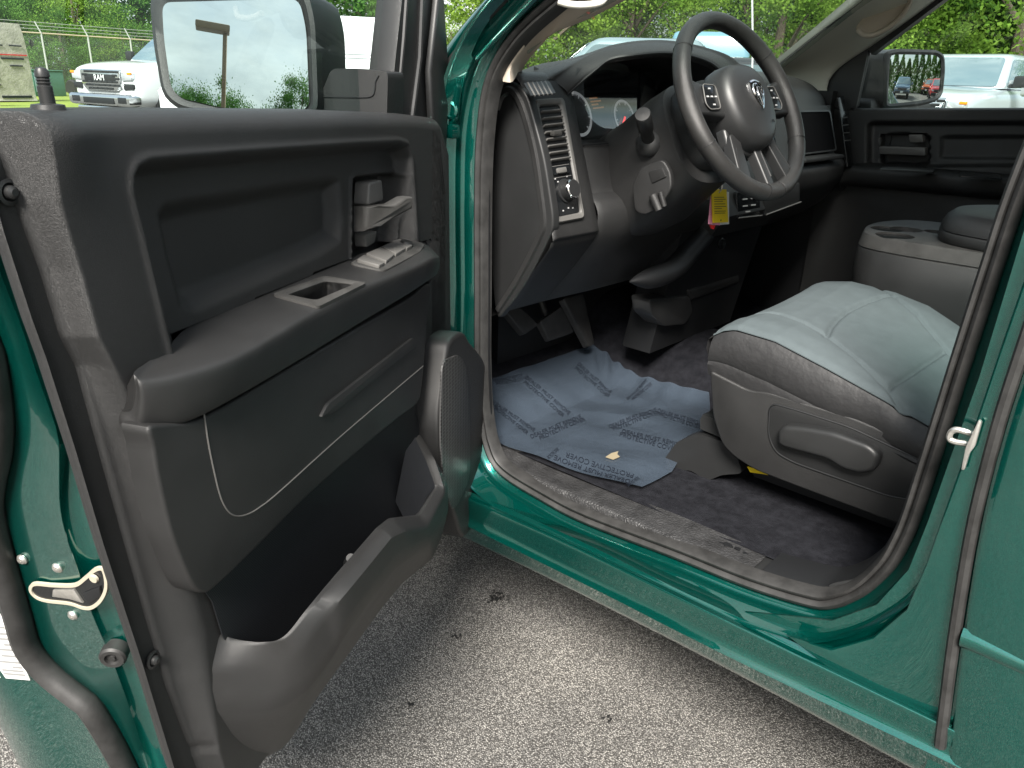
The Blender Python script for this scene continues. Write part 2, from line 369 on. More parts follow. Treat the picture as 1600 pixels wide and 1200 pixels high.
# armrest
AR = [((255, 548, -.01), (206, 583, .012), (211, 638, .012)), ((262, 545, -.03), (226, 593, .03), (229, 666, .028)), ((290, 514, -.03), (300, 578, .044), (300, 654, .042)),
      ((360, 483, -.03), (380, 549, .05), (380, 614, .046)), ((450, 443, -.03), (480, 492, .05), (480, 555, .045)), ((535, 407, -.03), (561, 450, .05), (570, 500, .045)),
      ((604, 384, -.03), (635, 420, .048), (640, 458, .045)), ((646, 373, -.03), (673, 402, .036), (676, 434, .034)), ((664, 377, -.01), (685, 400, .012), (685, 428, .012))]
q0, q1, q2 = onD((360, 483), -.03), onD((380, 549), .05), onD((604, 382), -.03)
nT = np.cross(q1-q0, q2-q0); nT /= np.linalg.norm(nT); nT = nT if nT[2] > 0 else -nT
def onT(p, o=0.): return onp(p, q0+nT*o, nT)
ar_rows = []
for a, b, c in AR:
    b = onT(b[:2]) if b[2] > .025 else onD(b[:2], b[2]); a = onT(a[:2]) if a[2] < -.02 else onD(a[:2], a[2]); c = onD(c[:2], (b-HN)@EN-.004)
    ar_rows.append([a-EZ*.01, a, a*.66+b*.34, a*.33+b*.67, a*.1+b*.9, b*.93+c*.07+EN*.002, b*.6+c*.4+EN*.003, b*.2+c*.8, c-EN*.006-EZ*.004, c-EN*.02-EZ*.006, c-EN*.03-ES*.004-EZ*.006])
arm = make('armrest', s_loft(ar_rows, 70, 34, caps=True), M['fine'], door, sharp=50)
hole = rnd([onT(p) for p in ((448, 463), (508, 441), (553, 446), (494, 471))], .008)
boolcut(arm, g_slab([p-nT*.06 for p in hole], nT, .12))
make('pull_cup', [g_sweep(hole, [(0, .001), (0, -.056)], nT, True), g_slab([p-nT*.055 for p in hole], nT, .002)], M['plastic'], door)
po = rnd([onT(p) for p in ((424, 463), (507, 434), (573, 445), (497, 483))], .008)
make('cup_bezel', [g_sweep([a*(1-t)+b*t for a, b in zip(po, hole)], [(0, -.004), (0, .0035)], nT, True) for t in (0,)]+[g_loft([[a+nT*.0035 for a in po], [a*.3+b*.7+nT*.0045 for a, b in zip(po, hole)], [b+nT*.002 for b in hole], [b-nT*.01 for b in hole]], cv=True)], M['dustyplastic'], door)
so = rnd([onT(p) for p in ((545, 414), (572, 398), (625, 374), (645, 377), (664, 384), (656, 396), (600, 426))], .012)
make('switch_panel', g_slab(so, nT, .0035, .002), M['dustyplastic'], door)
for q in (((557, 410), (568, 403), (601, 415), (592, 420)), ((571, 401), (594, 391), (616, 402), (603, 413)), ((596, 390), (616, 382), (634, 392), (618, 402)), ((612, 381), (624, 378), (644, 388), (635, 393))):
    make('window_switch', g_slab(rnd([onT(p, .003) for p in q], .003), nT, .006, .003), M['bezel'], door)
make('mirror_knob', g_lathe([(.013, 0), (.013, .004), (.009, .009), (.0, .01)], onT((634, 384), .003), nT, 16), M['plastic'], door)
# handle and lock
hb = [onD(p, d) for p, d in (((553, 322), -.035), ((575, 321), -.015), ((600, 318), .0), ((620, 307), .012), ((629, 306), .014), ((629, 325), .014), ((606, 337), .0), ((575, 352), -.015), ((553, 362), -.035))]
make('door_handle', g_slab(hb, EN, .02, .006, 3), M['dustyplastic'], door)
make('lock_lever', g_slab(rnd([onD(p, -.05) for p in ((555, 284), (575, 279), (578, 312), (553, 320))], .006), EN, .026, .005, 3), M['bezel'], door)
make('handle_foot', g_slab(rnd([onD(p, -.05) for p in ((554, 364), (573, 359), (569, 378), (555, 386))], .006), EN, .02, .004), M['bezel'], door)
# lower panel below the armrest
bo = [(234, 668), (240, 700), (248, 750), (268, 835), (290, 893), (304, 920), (318, 927), (338, 917), (400, 858), (480, 777), (560, 706), (622, 654), (652, 630), (660, 600), (668, 500), (672, 444), (640, 466), (570, 507), (480, 560), (400, 607), (315, 654), (264, 662)]
make('lower_panel', g_slab(cr([dw(*sh(p, .03), -.002) for p in bo], 90, True), EN, .032, .014, 4), M['fine'], door, sharp=50)
sm = cr([onD(p, .0302) for p in ((318, 640), (325, 690), (334, 735), (344, 775), (355, 797), (368, 806), (385, 804), (405, 793), (440, 765), (540, 675), (661, 572))], 60)
make('panel_seam', g_tube(sm, .0011, 6), M['bezel'], door)
make('panel_rib', g_slab(rnd([onD(p, .028) for p in ((495, 652), (506, 630), (640, 527), (645, 540), (520, 640))], .006), EN, .007, .005, 3), M['fine'], door)
# map pocket
PK = [((348, 988, .006), (322, 1030, .008), (312, 1105, .004), (332, 1186, -.02)), ((375, 1000, .04), (370, 1044, .055), (368, 1112, .055), (368, 1187, -.005)), ((420, 1003, .075), (432, 1036, .092), (424, 1108, .092), (420, 1180, .01)),
      ((448, 994, .088), (474, 1006, .11), (490, 1072, .108), (458, 1148, .02)), ((520, 907, .095), (545, 922, .122), (545, 985, .115), (528, 1045, .03)), ((590, 826, .10), (612, 840, .128), (616, 890, .118), (598, 948, .03)),
      ((610, 810, .10), (631, 831, .128), (645, 868, .115), (628, 912, .02)), ((654, 805, .10), (667, 826, .12), (673, 850, .105), (676, 872, .02)), ((683, 761, .09), (696, 768, .105), (700, 800, .09), (690, 838, .02)),
      ((668, 720, .07), (679, 717, .082), (700, 760, .07), (700, 800, .02)), ((651, 684, .052), (657, 680, .062), (672, 720, .05), (690, 760, .02))]
pk = []
PK[0] = ((347, 990, .001), (333, 1046, .001), (341, 1110, .001), (350, 1180, -.02)); PK[1] = ((375, 1000, .02), (367, 1047, .02), (368, 1112, .016), (372, 1184, -.012)); PK[2] = ((415, 1004, .05), (418, 1043, .05), (415, 1112, .042), (412, 1183, -.005)); PK[3] = ((447, 995, .075), (466, 1016, .085), (472, 1085, .075), (450, 1160, .005))
PK.insert(0, ((318, 974, -.010), (292, 1040, -.021), (294, 1105, -.023), (320, 1178, -.03)))
PK.insert(5, ((482, 953, .09), (506, 967, .105), (514, 1035, .098), (490, 1098, .02)))
for a, b, c, e in PK:
    a, b, c, e = [onD(x[:2], x[2]) for x in (a, b, c, e)]
    pk.append([a-EN*.045-EZ*.14, a-EN*.022-EZ*.03, a-EN*.003, a*.97+b*.03, a*.8+b*.2+EZ*.003, a*.2+b*.8+EZ*.002, b, b*.94+c*.06-EZ*.003, b*.5+c*.5+EN*.004, c, c*.6+e*.4, e*.85+c*.15, e, e-EN*.05])
def bez_cols(rows, n):                              # blends into the panel at the rear, straight runs with rounded corners in front
    cols = []
    for c in zip(*rows):
        P = cr(list(c[:8]), 71)
        for i in range(7, len(c)-1):
            if i > 7:
                for k in (.2, .08): P.append(c[i]+(c[i-1]-c[i])*k)
            P.append(c[i]*.94+(c[i-1]+c[i+1])*.03)
            for k in (.08, .2): P.append(c[i]+(c[i+1]-c[i])*k)
        P.append(c[-1]); cols.append(P)
    return [list(r) for r in zip(*cols)]
pc = bez_cols(pk, 0)
make('map_pocket', g_loft([r[2:] for r in pc]), M['fine'], door, sharp=50)
make('pocket_inner_wall', g_loft([r[:3] for r in pc]), M['ribbed'], door, sharp=50)  # dark liner colour paints the shade inside the pocket
ln = [onD(p, .004) for p in ((306, 905), (330, 940), (346, 992), (352, 1004), (430, 1020), (600, 830), (660, 810), (690, 762), (655, 670), (640, 620), (500, 740))]
make('pocket_liner', g_slab(ln, EN, .002), M['ribbed'], door)
make('bottle_clip', g_tube([onD((543, 880), .02), onD((548, 872), .06)], .007, 10), M['darkplastic'], door)
# speaker
sf = cr([onD(p, .0) for p in ((652, 690), (651, 640), (660, 570), (668, 530), (690, 515), (702, 530), (716, 545), (727, 562), (735, 600), (737, 680), (737, 745), (727, 780), (716, 800), (696, 835), (680, 800), (664, 740))], 60, True)
make('speaker_surround', g_slab([p-EN*.01 for p in sf], EN, .058, .009, 3), M['fine'], door, sharp=50)
sg = cr([onD(p, .0485) for p in ((690, 570), (703, 558), (716, 556), (726, 575), (731, 620), (733, 690), (732, 740), (722, 770), (706, 795), (694, 760), (687, 700), (687, 620))], 60, True)
make('speaker_grille', g_slab(sg, EN, .004, .003), M['grille'], door)
# front filler edge of the door between trim and hinge
fl = [dw(s, h, -.03) for s, h in ((.06, .5), (.0, .56), (-.02, .9), (-.005, 1.28), (.04, 1.335), (.1, 1.34), (.12, .5))]
make('hinge_side_trim', g_slab(fl, EN, .03, .01, 3), M['fine'], door)
# window frame, glass, lock pin
def dpt(p, d): return onD(p, d)
fp = [dpt(p, -.05) for p in ((606, 190), (616, 110), (628, 0), (640, -120), (690, -120), (688, -40), (686, 0), (690, 60), (694, 125), (693, 240), (672, 240), (668, 200), (652, 186))]
make('window_frame', [g_slab(fp, -EN, .05, .006), g_tube([dpt((643, 184), -.048), dpt((655, 90), -.046), dpt((661, -60), -.046)], .006, 8), g_tube([dpt((618, 184), -.052), dpt((630, 60), -.05), dpt((641, -100), -.05)], .005, 8),
     g_slab([dpt(p, -.046) for p in ((668, 198), (664, 110), (672, 40), (678, -20), (686, 0), (690, 60), (694, 125), (692, 180), (690, 236), (676, 236))], EN, .012, .006, 3),
     g_sweep([dpt((665, -100), -.07), dw(.32, 1.86, -.09), dw(.5, 1.9, -.11), dw(.92, 1.88, -.1), dw(1.0, 1.6, -.09), dw(1.035, 1.34, -.09)], [(-.03, -.02), (.03, -.02), (.03, .02), (-.03, .02)], EN, cp=True, caps=True)], M['plastic'], door)
gl = [dpt((612, 200), -.08), dpt((632, -60), -.085), dw(.34, 1.84, -.1), dw(.5, 1.88, -.115), dw(.9, 1.86, -.11), dw(.985, 1.6, -.095), dw(1.01, 1.34, -.09)]
make('window_glass', g_poly(gl), M['tint'], door, smooth=False)
p0, p1 = onD((78, 176), -.035), onD((63, 104), -.035); ax = (p1-p0)
make('lock_pin', g_lathe([(r, z*np.linalg.norm(ax)) for r, z in ((.0062, 0), (.006, .58), (.005, .6), (.005, .63), (.006, .65), (.005, .67), (.005, .7), (.006, .72), (.005, .74), (.005, .77), (.006, .79), (.0056, .9), (.004, .97), (0, 1))], p0, ax, 16), M['plastic'], door)
make('pin_collar', g_lathe([(.014, 0), (.013, .004), (.006, .005)], onD((76, 171), -.035), EZ, 18), M['plastic'], door)
for p in ((10, 300), (237, 1030)):
    make('trim_screw', g_lathe([(.010, 0), (.011, .003), (.008, .004), (.006, .001), (.0055, .007), (.003, .009), (0, .009)], onD(p, -.031), EN, 16), M['plastic'], door)
# shut face hardware
sc = [p+nSu*.010-EN*.014 for p in even(cr(sealb, 80), 90)]
make('weatherstrip', g_tube(sc, .017, 10, flat=.8, up=tuple(nSu)), M['rubber'], door)
for p in ((36, 873), (91, 886), (115, 960)):
    c = onS(p, .0005)
    make('latch_screw', [g_lathe([(.0065, 0), (.0068, .002), (.0045, .0045), (0, .005)], c, nSu, 16), g_box(c+nSu*.005, (.005, .0012, .001), np.c_[EN, np.cross(nSu, EN), nSu]), g_box(c+nSu*.0052, (.0012, .005, .001), np.c_[EN, np.cross(nSu, EN), nSu])], M['steel'], door)
lo = [(50, 920), (56, 911), (85, 913), (118, 913), (135, 902), (152, 888), (164, 890), (168, 915), (160, 935), (146, 947), (132, 948), (110, 941), (75, 937), (58, 931)]
loP = cr([onS(p, .004) for p in lo], 60, True)
make('door_latch', [g_sweep(loP, [(-.0025, 0), (-.002, .003), (.002, .003), (.0025, 0)], nSu, True)+(0,), g_slab([p+nSu*.0004 for p in loP], nSu, .001)+(1,),
     g_slab([onS(p, .005) for p in ((85, 920), (118, 919), (132, 940), (112, 934), (84, 930))], nSu, .003, .001)+(2,), g_slab([onS(p, .005) for p in ((132, 925), (158, 915), (160, 928), (140, 942))], nSu, .003, .001)+(3,), g_lathe([(.006, 0), (.005, .003), (0, .003)], onS((148, 903), .006), nSu, 12)+(0,)],
     [M['cream'], M['gloss'], M['steel'], M['darkplastic']], door)
make('bump_stop', g_lathe([(.016, 0), (.0165, .016), (.014, .019), (.009, .019), (.008, .015), (.004, .015), (.0035, .018), (0, .018)], onS((183, 1012), -.008), nSu*.9+EN*.35, 24), M['rubber'], door)
lb = [onS(p, -.0115)-EN*.0 for p in ((-30, 930), (4, 962), (48, 1062), (2, 1058), (-40, 1040))]
lab = make('certification_label', g_slab(lb, nSu, .0012), M['label'], door)
lu = (lb[2]-lb[1]); lv = (lb[3]-lb[2])
make('label_print', [g_slab([lb[1]+lu*a+lv*.08, lb[1]+lu*(a+.035)+lv*.08, lb[1]+lu*(a+.035)+lv*w, lb[1]+lu*a+lv*w], nSu, .0016) for a, w in ((.15, .7), (.25, .5), (.33, .8), (.42, .35), (.5, .75), (.6, .6), (.7, .8), (.78, .4), (.84, .8), (.9, .8))], M['inkgrey'], lab)
# side mirror on the door
nM = ES*math.cos(rad(6.2))+EZ*math.sin(rad(6.2)); cM = onp((370, 88), HN+ES*.23, ES)
def onM(p, o=0.): return onp(p, cM+nM*o, nM)
mo = rnd([onM(p) for p in ((254, 4), (468, -2), (479, 45), (484, 165), (470, 174), (350, 169), (285, 154), (268, 138), (257, 60))], .018, 5)
ro = rnd([onM(p) for p in ((233, -10), (478, -22), (492, 30), (497, 165), (488, 186), (350, 182), (280, 172), (254, 150), (240, 70))], .022, 5)
def onMa(p): return onp(p, HN+ES*.215, ES)
make('mirror_glass', g_slab(mo, nM, .0015), M['mirror'], door, sharp=20)
mo, ro = even(mo, 72, True), even(ro, 72, True)
k1 = [p-nM*.03 for p in ro]; cc = sum(ro)/len(ro)
k2 = [cc+(p-cc)*.98-nM*.11 for p in ro]; k3 = [cc+(p-cc)*.78-nM*.17 for p in ro]; k4 = [cc+(p-cc)*.3-nM*.19 for p in ro]
make('mirror_housing', [g_loft([[p-nM*.002 for p in mo], [a*.4+b*.6+nM*.004 for a, b in zip(mo, ro)], [p+nM*.0 for p in ro], k1, k2, k3, k4], cv=True, caps=True),
     g_slab(rnd([onMa(p) for p in ((518, 107), (560, 107), (604, 112), (606, 120), (604, 200), (500, 200), (490, 196), (500, 150))], .010), -ES, .07, .012, 3)], M['fine'], door, sharp=45)
make('arm_seam', g_tube(cr([onMa(p)+ES*.001 for p in ((500, 151), (560, 152), (581, 150), (586, 140), (587, 128), (592, 118))], 24), .0012, 6), M['darkplastic'], door)
# ------------------------------------------------------------------ body side
SEAL = [(1740, -40), (1660, 130), (1590, 300), (1548, 425), (1504, 560), (1478, 642), (1450, 730), (1425, 806), (1408, 846), (1385, 884), (1345, 921), (1300, 939), (1262, 936), (1168, 907), (1060, 864), (916, 809), (850, 775), (788, 736), (766, 702), (754, 640), (750, 560), (750, 450), (750, 330), (753, 220), (766, 130), (803, 62), (865, 3), (960, -70), (1060, -140)]
SP3 = [onY(p, -.09) for p in SEAL]
SPc = even(cr(SP3, 400), 240)
nY = A(0, 1, 0)
sidev = np.cross(SPc[120]-SPc[119], nY)
sg_ = 1 if sidev[2] < 0 else -1                        # outward must point down at the sill
def op(prof): return [(sg_*o, y) for o, y in prof]
def kscale(p):                                         # flange width: sill 1, B pillar wider, hinge pillar wider
    x, z = p[0], p[2]; return 1+.9*float(sst(np.array(z), .6, .8))*(1. if x < .5 else .85)*(1-.6*float(sst(np.array(z), 1.3, 1.45))*(x > .5))
SC = [kscale(p) for p in SPc]
LENX = [p[0] for p in SPc]
body = make('body_side', [g_sweep(SPc, op([(.003, -.02), (.009, .003), (.021, .008), (.026, .020), (.0245, .032), (.027, .036), (.030, .074), (.034, .082), (.036, .04)]), nY, scale=SC), g_slab([onY(p, -.034) for p in ((1150, 955), (1230, 962), (1300, 970), (1370, 945), (1420, 890), (1450, 815), (1480, 730), (1530, 590), (1600, 360), (1680, 130), (1760, -60), (1900, -60), (1640, 600), (1540, 1000), (1500, 1150), (1200, 1010)) ], -nY, .004)], M['green'], truck, sharp=60)
make('door_seal', [g_sweep(SPc, op([(.012, -.02), (.013, .000), (.009, .010), (.003, .013), (-.002, .009), (-.004, .002), (-.006, .008), (-.011, .009), (-.015, .003), (-.017, -.02)]), nY, scale=[1.1 if p[2] < .62 else 1.0 for p in SPc])], M['rubber'], truck, sharp=60)
def lerp_rows(pxrows, ys, n=60):
    return [even(cr([onY(p, y) for p in r], n), n) for r, y in zip(pxrows, ys)]
# rocker panel: edge lines measured along the sill, each on its own depth
RK = [([(680, 850), (700, 829), (1037, 994), (1424, 1200), (1600, 1296)], -.035), ([(670, 812), (700, 827), (1037, 991), (1424, 1197), (1600, 1292)], -.02), ([(660, 785), (700, 807), (936, 924), (1060, 987), (1200, 1056), (1465, 1183), (1600, 1252)], .007),
      ([(680, 784), (900, 893), (1060, 969), (1350, 1110), (1600, 1236)], .0), ([(700, 765), (744, 786), (896, 855), (1060, 935), (1229, 1017), (1472, 1134), (1600, 1196)], .006), ([(700, 757), (744, 779), (896, 848), (1060, 927), (1229, 1008), (1472, 1125), (1600, 1187)], -.008),
      ([(700, 752), (747, 774), (900, 842), (1060, 921), (1200, 985), (1300, 1030), (1472, 1108), (1600, 1168)], -.014), ([(700, 744), (751, 770), (916, 837), (1060, 903), (1195, 962), (1262, 988), (1340, 1000), (1470, 1010), (1600, 1010)], -.05), ([(740, 750), (800, 770), (916, 826), (1060, 890), (1195, 946), (1300, 965), (1400, 930), (1470, 800), (1600, 600)], -.075)]
rk = [even(cr([onY(p, y) for p in r], 90), 90) for r, y in RK]
make('rocker_panel', g_loft([list(r) for r in zip(*[cr([c[0], c[1], c[1]*.5+c[2]*.5, c[2]*.95+c[1]*.05, c[2], c[2]*.93+c[3]*.07, c[3], c[3]*.5+c[4]*.5, c[4]*.96+c[3]*.04, c[4]*.5+c[5]*.5+A(0, .002, .001), c[5], c[6]], 60) for c in zip(*rk[:7])])]), M['green'], truck, sharp=80)
make('rocker_step', g_loft(rk[6:8]), M['green'], truck, sharp=28)
# B pillar skin between the opening and the rear door
bp = [onY(p, -.012) for p in ((1230, 990), (1300, 1012), (1366, 993), (1418, 950), (1448, 880), (1476, 800), (1510, 705), (1535, 630), (1560, 555), (1600, 440), (1640, 300), (1700, 130), (1760, -30), (1860, -30), (1790, 180), (1700, 420), (1610, 650), (1555, 850), (1490, 1140), (1466, 1129), (1380, 1085), (1300, 1044))]
make('pillar_panel', g_slab(bp, nY, .006, .003), M['green'], truck, sharp=60)
# striker on the B pillar flange
sp = lambda p: onY(p, -.02)
make('door_striker', [g_slab(rnd([sp(p)+nY*.018 for p in ((1536, 648), (1541, 652), (1530, 690), (1522, 700), (1514, 726), (1509, 725), (1516, 690), (1526, 670))], .003), nY, .006, .002),
     g_tube(cr([sp((1527, 679))+nY*.004, sp((1512, 672))+nY*.008, sp((1498, 668))+nY*.010, sp((1489, 672))+nY*.010, sp((1487, 682))+nY*.010, sp((1496, 687))+nY*.010, sp((1510, 690))+nY*.008, sp((1520, 694))+nY*.004], 30), .0042, 8)], M['steel'], truck)
make('striker_screw', g_lathe([(.005, 0), (.005, .003), (0, .004)], sp((1524, 694))+nY*.004, nY, 12), M['darkplastic'], truck)
# rear door (closed) with its front edge seal
gx = [(1600, 585), (1564, 702), (1530, 840), (1503, 1000), (1488, 1110), (1480, 1172)]
ge = [onY(p, .004) for p in [(1790, 100), (1680, 360)]+gx+[(1479, 1186)]]
gb = even(cr(ge, 60), 40)
rows = []
for j, (f, dy) in enumerate(((0, -.03), (.004, -.004), (.012, 0), (.1, .004), (.35, .006), (.7, .006), (1.05, .0))):
    rows.append([p*1+A(-f, dy+.012*math.sin(max(0, min(1, (p[2]-.45)/.95))*math.pi), 0) for p in gb])
rdoor = make('rear_door', g_loft(rows), M['green'], truck, sharp=50)
make('edge_gasket', g_tube([p+A(.010, .0, 0) for p in even(cr(ge[:-1], 60), 60)], .0085, 8, flat=1.), M['rubber'], rdoor)
cl = [onY(p, .018) for p in ((1500, 1000), (1520, 1008), (1560, 1026), (1640, 1062), (1760, 1110))]
make('body_crease', g_sweep(cr(cl, 30), [(-.016, -.008), (-.008, .0), (0, .0015), (.008, .0), (.016, -.008)], nY), M['green'], rdoor, sharp=80)
for p in ((1514, 862), (1503, 897)):
    make('hinge_bolt', g_lathe([(.007, 0), (.007, .004), (.004, .006), (0, .006)], onY(p, -.008), A(.5, .8, 0), 12), M['green'], truck)
make('door_hinge', g_box(onY((1510, 878), -.02), (.02, .02, .06), bev=.004), M['green'], truck)
bz = .48
rd2 = [A(x, -.02, z) for x, z in ((-.03, 1.36), (-1.05, 1.38), (-1.0, 1.82), (-.05, 1.86))]
make('rear_window', g_slab(rd2, -nY, .004), M['tint'], rdoor)
make('lower_sill', g_slab([A(-1.2, -.02, .44), A(-.0, -.02, .44), A(-.0, -.02, .5), A(-1.2, -.02, .5)], nY, .02, .006), M['green'], truck)
# A pillar outside, fender, hood, cowl
ap = even(cr([onY(p, -.05) for p in ((640, 250), (672, 175), (700, 130), (740, 78), (800, 14), (850, -36), (950, -120), (1060, -200))], 80), 50)
make('pillar_cover', g_sweep(ap, op([(-.012, -.02), (-.004, .002), (.012, .008), (.02, -.004), (.023, -.004), (.03, .004), (.045, .006), (.062, -.01), (.075, -.06), (.078, -.12)]), nY), M['green'], truck, sharp=60)
make('pillar_gasket', g_sweep(ap, op([(.012, .004), (.014, .0125), (.026, .0125), (.03, .003)]), nY), M['rubber'], truck)
make('hinge_bracket', [g_lathe([(.016, 0), (.018, .006), (.013, .008), (.010, .002), (0, .002)], onY((704, 172), -.04), A(-.4, .9, 0), 18), g_slab(rnd([onY(p, -.05) for p in ((692, 120), (722, 130), (716, 190), (694, 210))], .01), nY, .012, .004), g_box(onY((705, 205), -.04), (.03, .02, .03), bev=.006)], M['green'], truck)
fe = [A(x, 0, z) for x, z in ((1.15, .42), (1.15, 1.36), (1.3, 1.33), (2.5, 1.2), (2.55, .7), (2.36, .72), (2.3, .9), (2.1, 1.02), (1.85, 1.02), (1.65, .9), (1.58, .7), (1.56, .42))]
fend = []
for yy in (-.02, -1.99):
    fend.append(g_slab([p+A(0, yy, 0) for p in fe], nY, .02, .008))
for q in fend: make('front_fender', q, M['green'], truck)
hr = [[A(x, y, z+dz) for y, dz in ((-.0, -.06), (-.06, 0), (-.3, .02), (-.4, .045), (-1, .05), (-1.6, .045), (-1.7, .02), (-1.94, 0), (-2., -.06))] for x, z in ((1.42, 1.23), (1.8, 1.21), (2.2, 1.17), (2.5, 1.1), (2.58, .98), (2.6, .7))]
make('hood', s_loft(hr, 30, 40), M['green'], truck)
make('cowl', g_slab([A(1.2, -.12, 1.30), A(1.2, -1.88, 1.30), A(1.62, -1.88, 1.315), A(1.62, -.12, 1.315)], EZ, .01), M['darkplastic'], truck)
for x, z in ((1.97, .42), (-1.55, .42)):
    for y in (-.14, -1.86):
        make('wheel', [g_lathe([(.30, -.13), (.40, -.12), (.42, -.06), (.42, .06), (.40, .12), (.30, .13), (.28, .08)], A(x, y, z), nY, 40)+(0,), g_lathe([(.28, .1), (.26, .06), (.1, .07), (.06, .1), (0, .1)], A(x, y, z), nY, 24)+(1,)], [M['rubber'], M['silver']], truck)
# roof and rear of the cab, bed
rf = [[A(x, y, z-.05*((y+1)/.82)**2) for y in np.linspace(-.2, -1.8, 16)] for x, z in ((.48, 1.84), (.36, 1.9), (.0, 1.94), (-.7, 1.95), (-1.3, 1.9))]
r2 = [[p-EZ*.05 for p in r] for r in rf]
make('roof', g_loft(rf), M['green'], truck); make('headliner', g_loft(r2), M['headliner'], truck)
make('cab_back', [g_slab([A(-1.3, -.03, .45), A(-1.3, -1.97, .45), A(-1.3, -1.95, 1.38), A(-1.3, -.05, 1.38)], A(-1, 0, 0), .05, .01), g_slab([A(-1.3, -.06, 1.38), A(-1.3, -.35, 1.38), A(-1.3, -.38, 1.87), A(-1.3, -.2, 1.87)], A(-1, 0, 0), .05), g_slab([A(-1.3, -1.94, 1.38), A(-1.3, -1.65, 1.38), A(-1.3, -1.62, 1.87), A(-1.3, -1.8, 1.87)], A(-1, 0, 0), .05)], M['green'], truck)
make('bed', [g_slab([A(x, y, z) for x, z in ((-1.36, .9), (-1.36, 1.36), (-3.2, 1.38), (-3.2, .55), (-2.05, .55), (-2.0, .8), (-1.85, .9))], nY, .03, .01) for y in (-.05, -1.98)]+[g_box(A(-2.3, -1, .9), (1.8, 1.86, .04)), g_box(A(-3.2, -1, 1.0), (.05, 1.9, .8), bev=.01)], M['green'], truck)
make('chassis', [g_box(A(.0, -1, .42), (4.6, 1.5, .2)), g_box(A(1.75, -1, .75), (.9, 1.2, .5)), g_box(A(1.9, -1, .42), (.12, 1.7, .12)), g_box(A(-1.55, -1, .42), (.12, 1.7, .12))], M['darkplastic'], truck)
make('far_body', [g_slab([A(x, -1.93, z) for x, z in ((-1.3, .42), (1.2, .42), (1.2, 1.36), (1.0, 1.35), (-1.3, 1.4))], -nY, .06, .02)], M['green'], truck)
# ------------------------------------------------------------------ sill cover, carpet, firewall
S1 = [(772, 733), (850, 768), (916, 797), (1060, 856), (1171, 903), (1176, 905)]; S2 = [(770, 718), (850, 753), (919, 782), (1060, 842), (1169, 888), (1174, 890)]; S3 = [(790, 690), (848, 722), (936, 758), (1058, 804), (1191, 861), (1196, 863)]
sr = lerp_rows([S1, [(a[0]*.3+b[0]*.7, a[1]*.3+b[1]*.7) for a, b in zip(S1, S2)], S2, [(a[0]*.86+b[0]*.14, a[1]*.86+b[1]*.14-1) for a, b in zip(S2, S3)], [(a[0]*.4+b[0]*.6, a[1]*.4+b[1]*.6) for a, b in zip(S2, S3)], S3], [-.100, -.102, -.107, -.118, -.15, -.178])
sr.append([p+A(0, -.006, -.05) for p in sr[-1]]); sr.insert(0, [p+A(0, -.01, -.03) for p in sr[0]])
make('sill_cover', g_loft(sr), M['scuff'], truck, sharp=50)
T1 = [(1174, 907), (1230, 925), (1290, 932), (1332, 922), (1352, 905)]; T2 = [(1172, 893), (1230, 913), (1286, 922), (1300, 912), (1345, 903)]; T3 = [(1193, 866), (1250, 884), (1300, 899), (1330, 899), (1350, 897)]
tr_ = lerp_rows([T1, T2, [(a[0]*.8+b[0]*.2, a[1]*.8+b[1]*.2) for a, b in zip(T2, T3)], T3], [-.102, -.107, -.12, -.178]); tr_.append([p+A(0, -.006, -.05) for p in tr_[-1]])
make('rear_sill_cover', g_loft(tr_), M['plastic'], truck, sharp=50)
for q, r_ in (((1138, 853), .010), ((1152, 858), .009), ((1128, 850), .007), ((1165, 866), .006), ((1118, 866), .003), ((1124, 869), .003)):
    c_ = onY(q, -.150 if q[1] < 866 else -.112)
    make('scuff_mark', g_slab([c_+A(math.cos(t)*r_*k_, math.sin(t)*r_*k_*.7, .0012) for t, k_ in zip(np.linspace(0, 6.28, 11, endpoint=False), np.random.default_rng(int(q[0])).uniform(.5, 1.3, 11))], EZ, .0012), M['darkplastic'], truck)
def zfloor(x, y):
    b = .572+.022*(1.05-x)*(x < 1.05)
    k = np.clip(x-1.08, 0, 9); t = np.clip(x-1.34, 0, 9)
    hump = .13*np.exp(-((y+1.0)/.2)**4)*sst(np.asarray(x), -.2, .5)
    return b+k*.42+t*1.1+hump
gx_ = np.r_[np.linspace(-1.28, 1.0, 40), np.linspace(1.05, 1.75, 30)]; gy_ = np.linspace(-.165, -1.84, 60)
make('carpet', g_loft([[A(x, y, float(zfloor(x, y))) for y in gy_] for x in gx_]), M['carpet'], truck, sharp=80)
make('side_lining', g_slab([A(.8, -1.80, .5), A(1.75, -1.80, .5), A(1.75, -1.80, 1.36), A(.8, -1.80, 1.3)], -nY, .02), M['darkplastic'], truck)
make('firewall', g_slab([A(1.72, -.1, .5), A(1.72, -1.9, .5), A(1.5, -1.9, 1.28), A(1.5, -.1, 1.28)], A(1, 0, .2), .02), M['darkplastic'], truck)
make('kick_panel', g_slab([onY(p, -.10) for p in ((764, 150), (764, 560), (768, 668))]+[A(1.6, -.10, .6), A(1.6, -.10, 1.38)], -nY, .004), M['darkplastic'], truck)
SPr = [p for p in SPc if p[0] < .35]
make('seal_return', g_sweep(SPr, op([(.0, -.012), (-.012, -.012), (-.02, -.03), (-.02, -.10)]), nY), M['darkplastic'], truck)
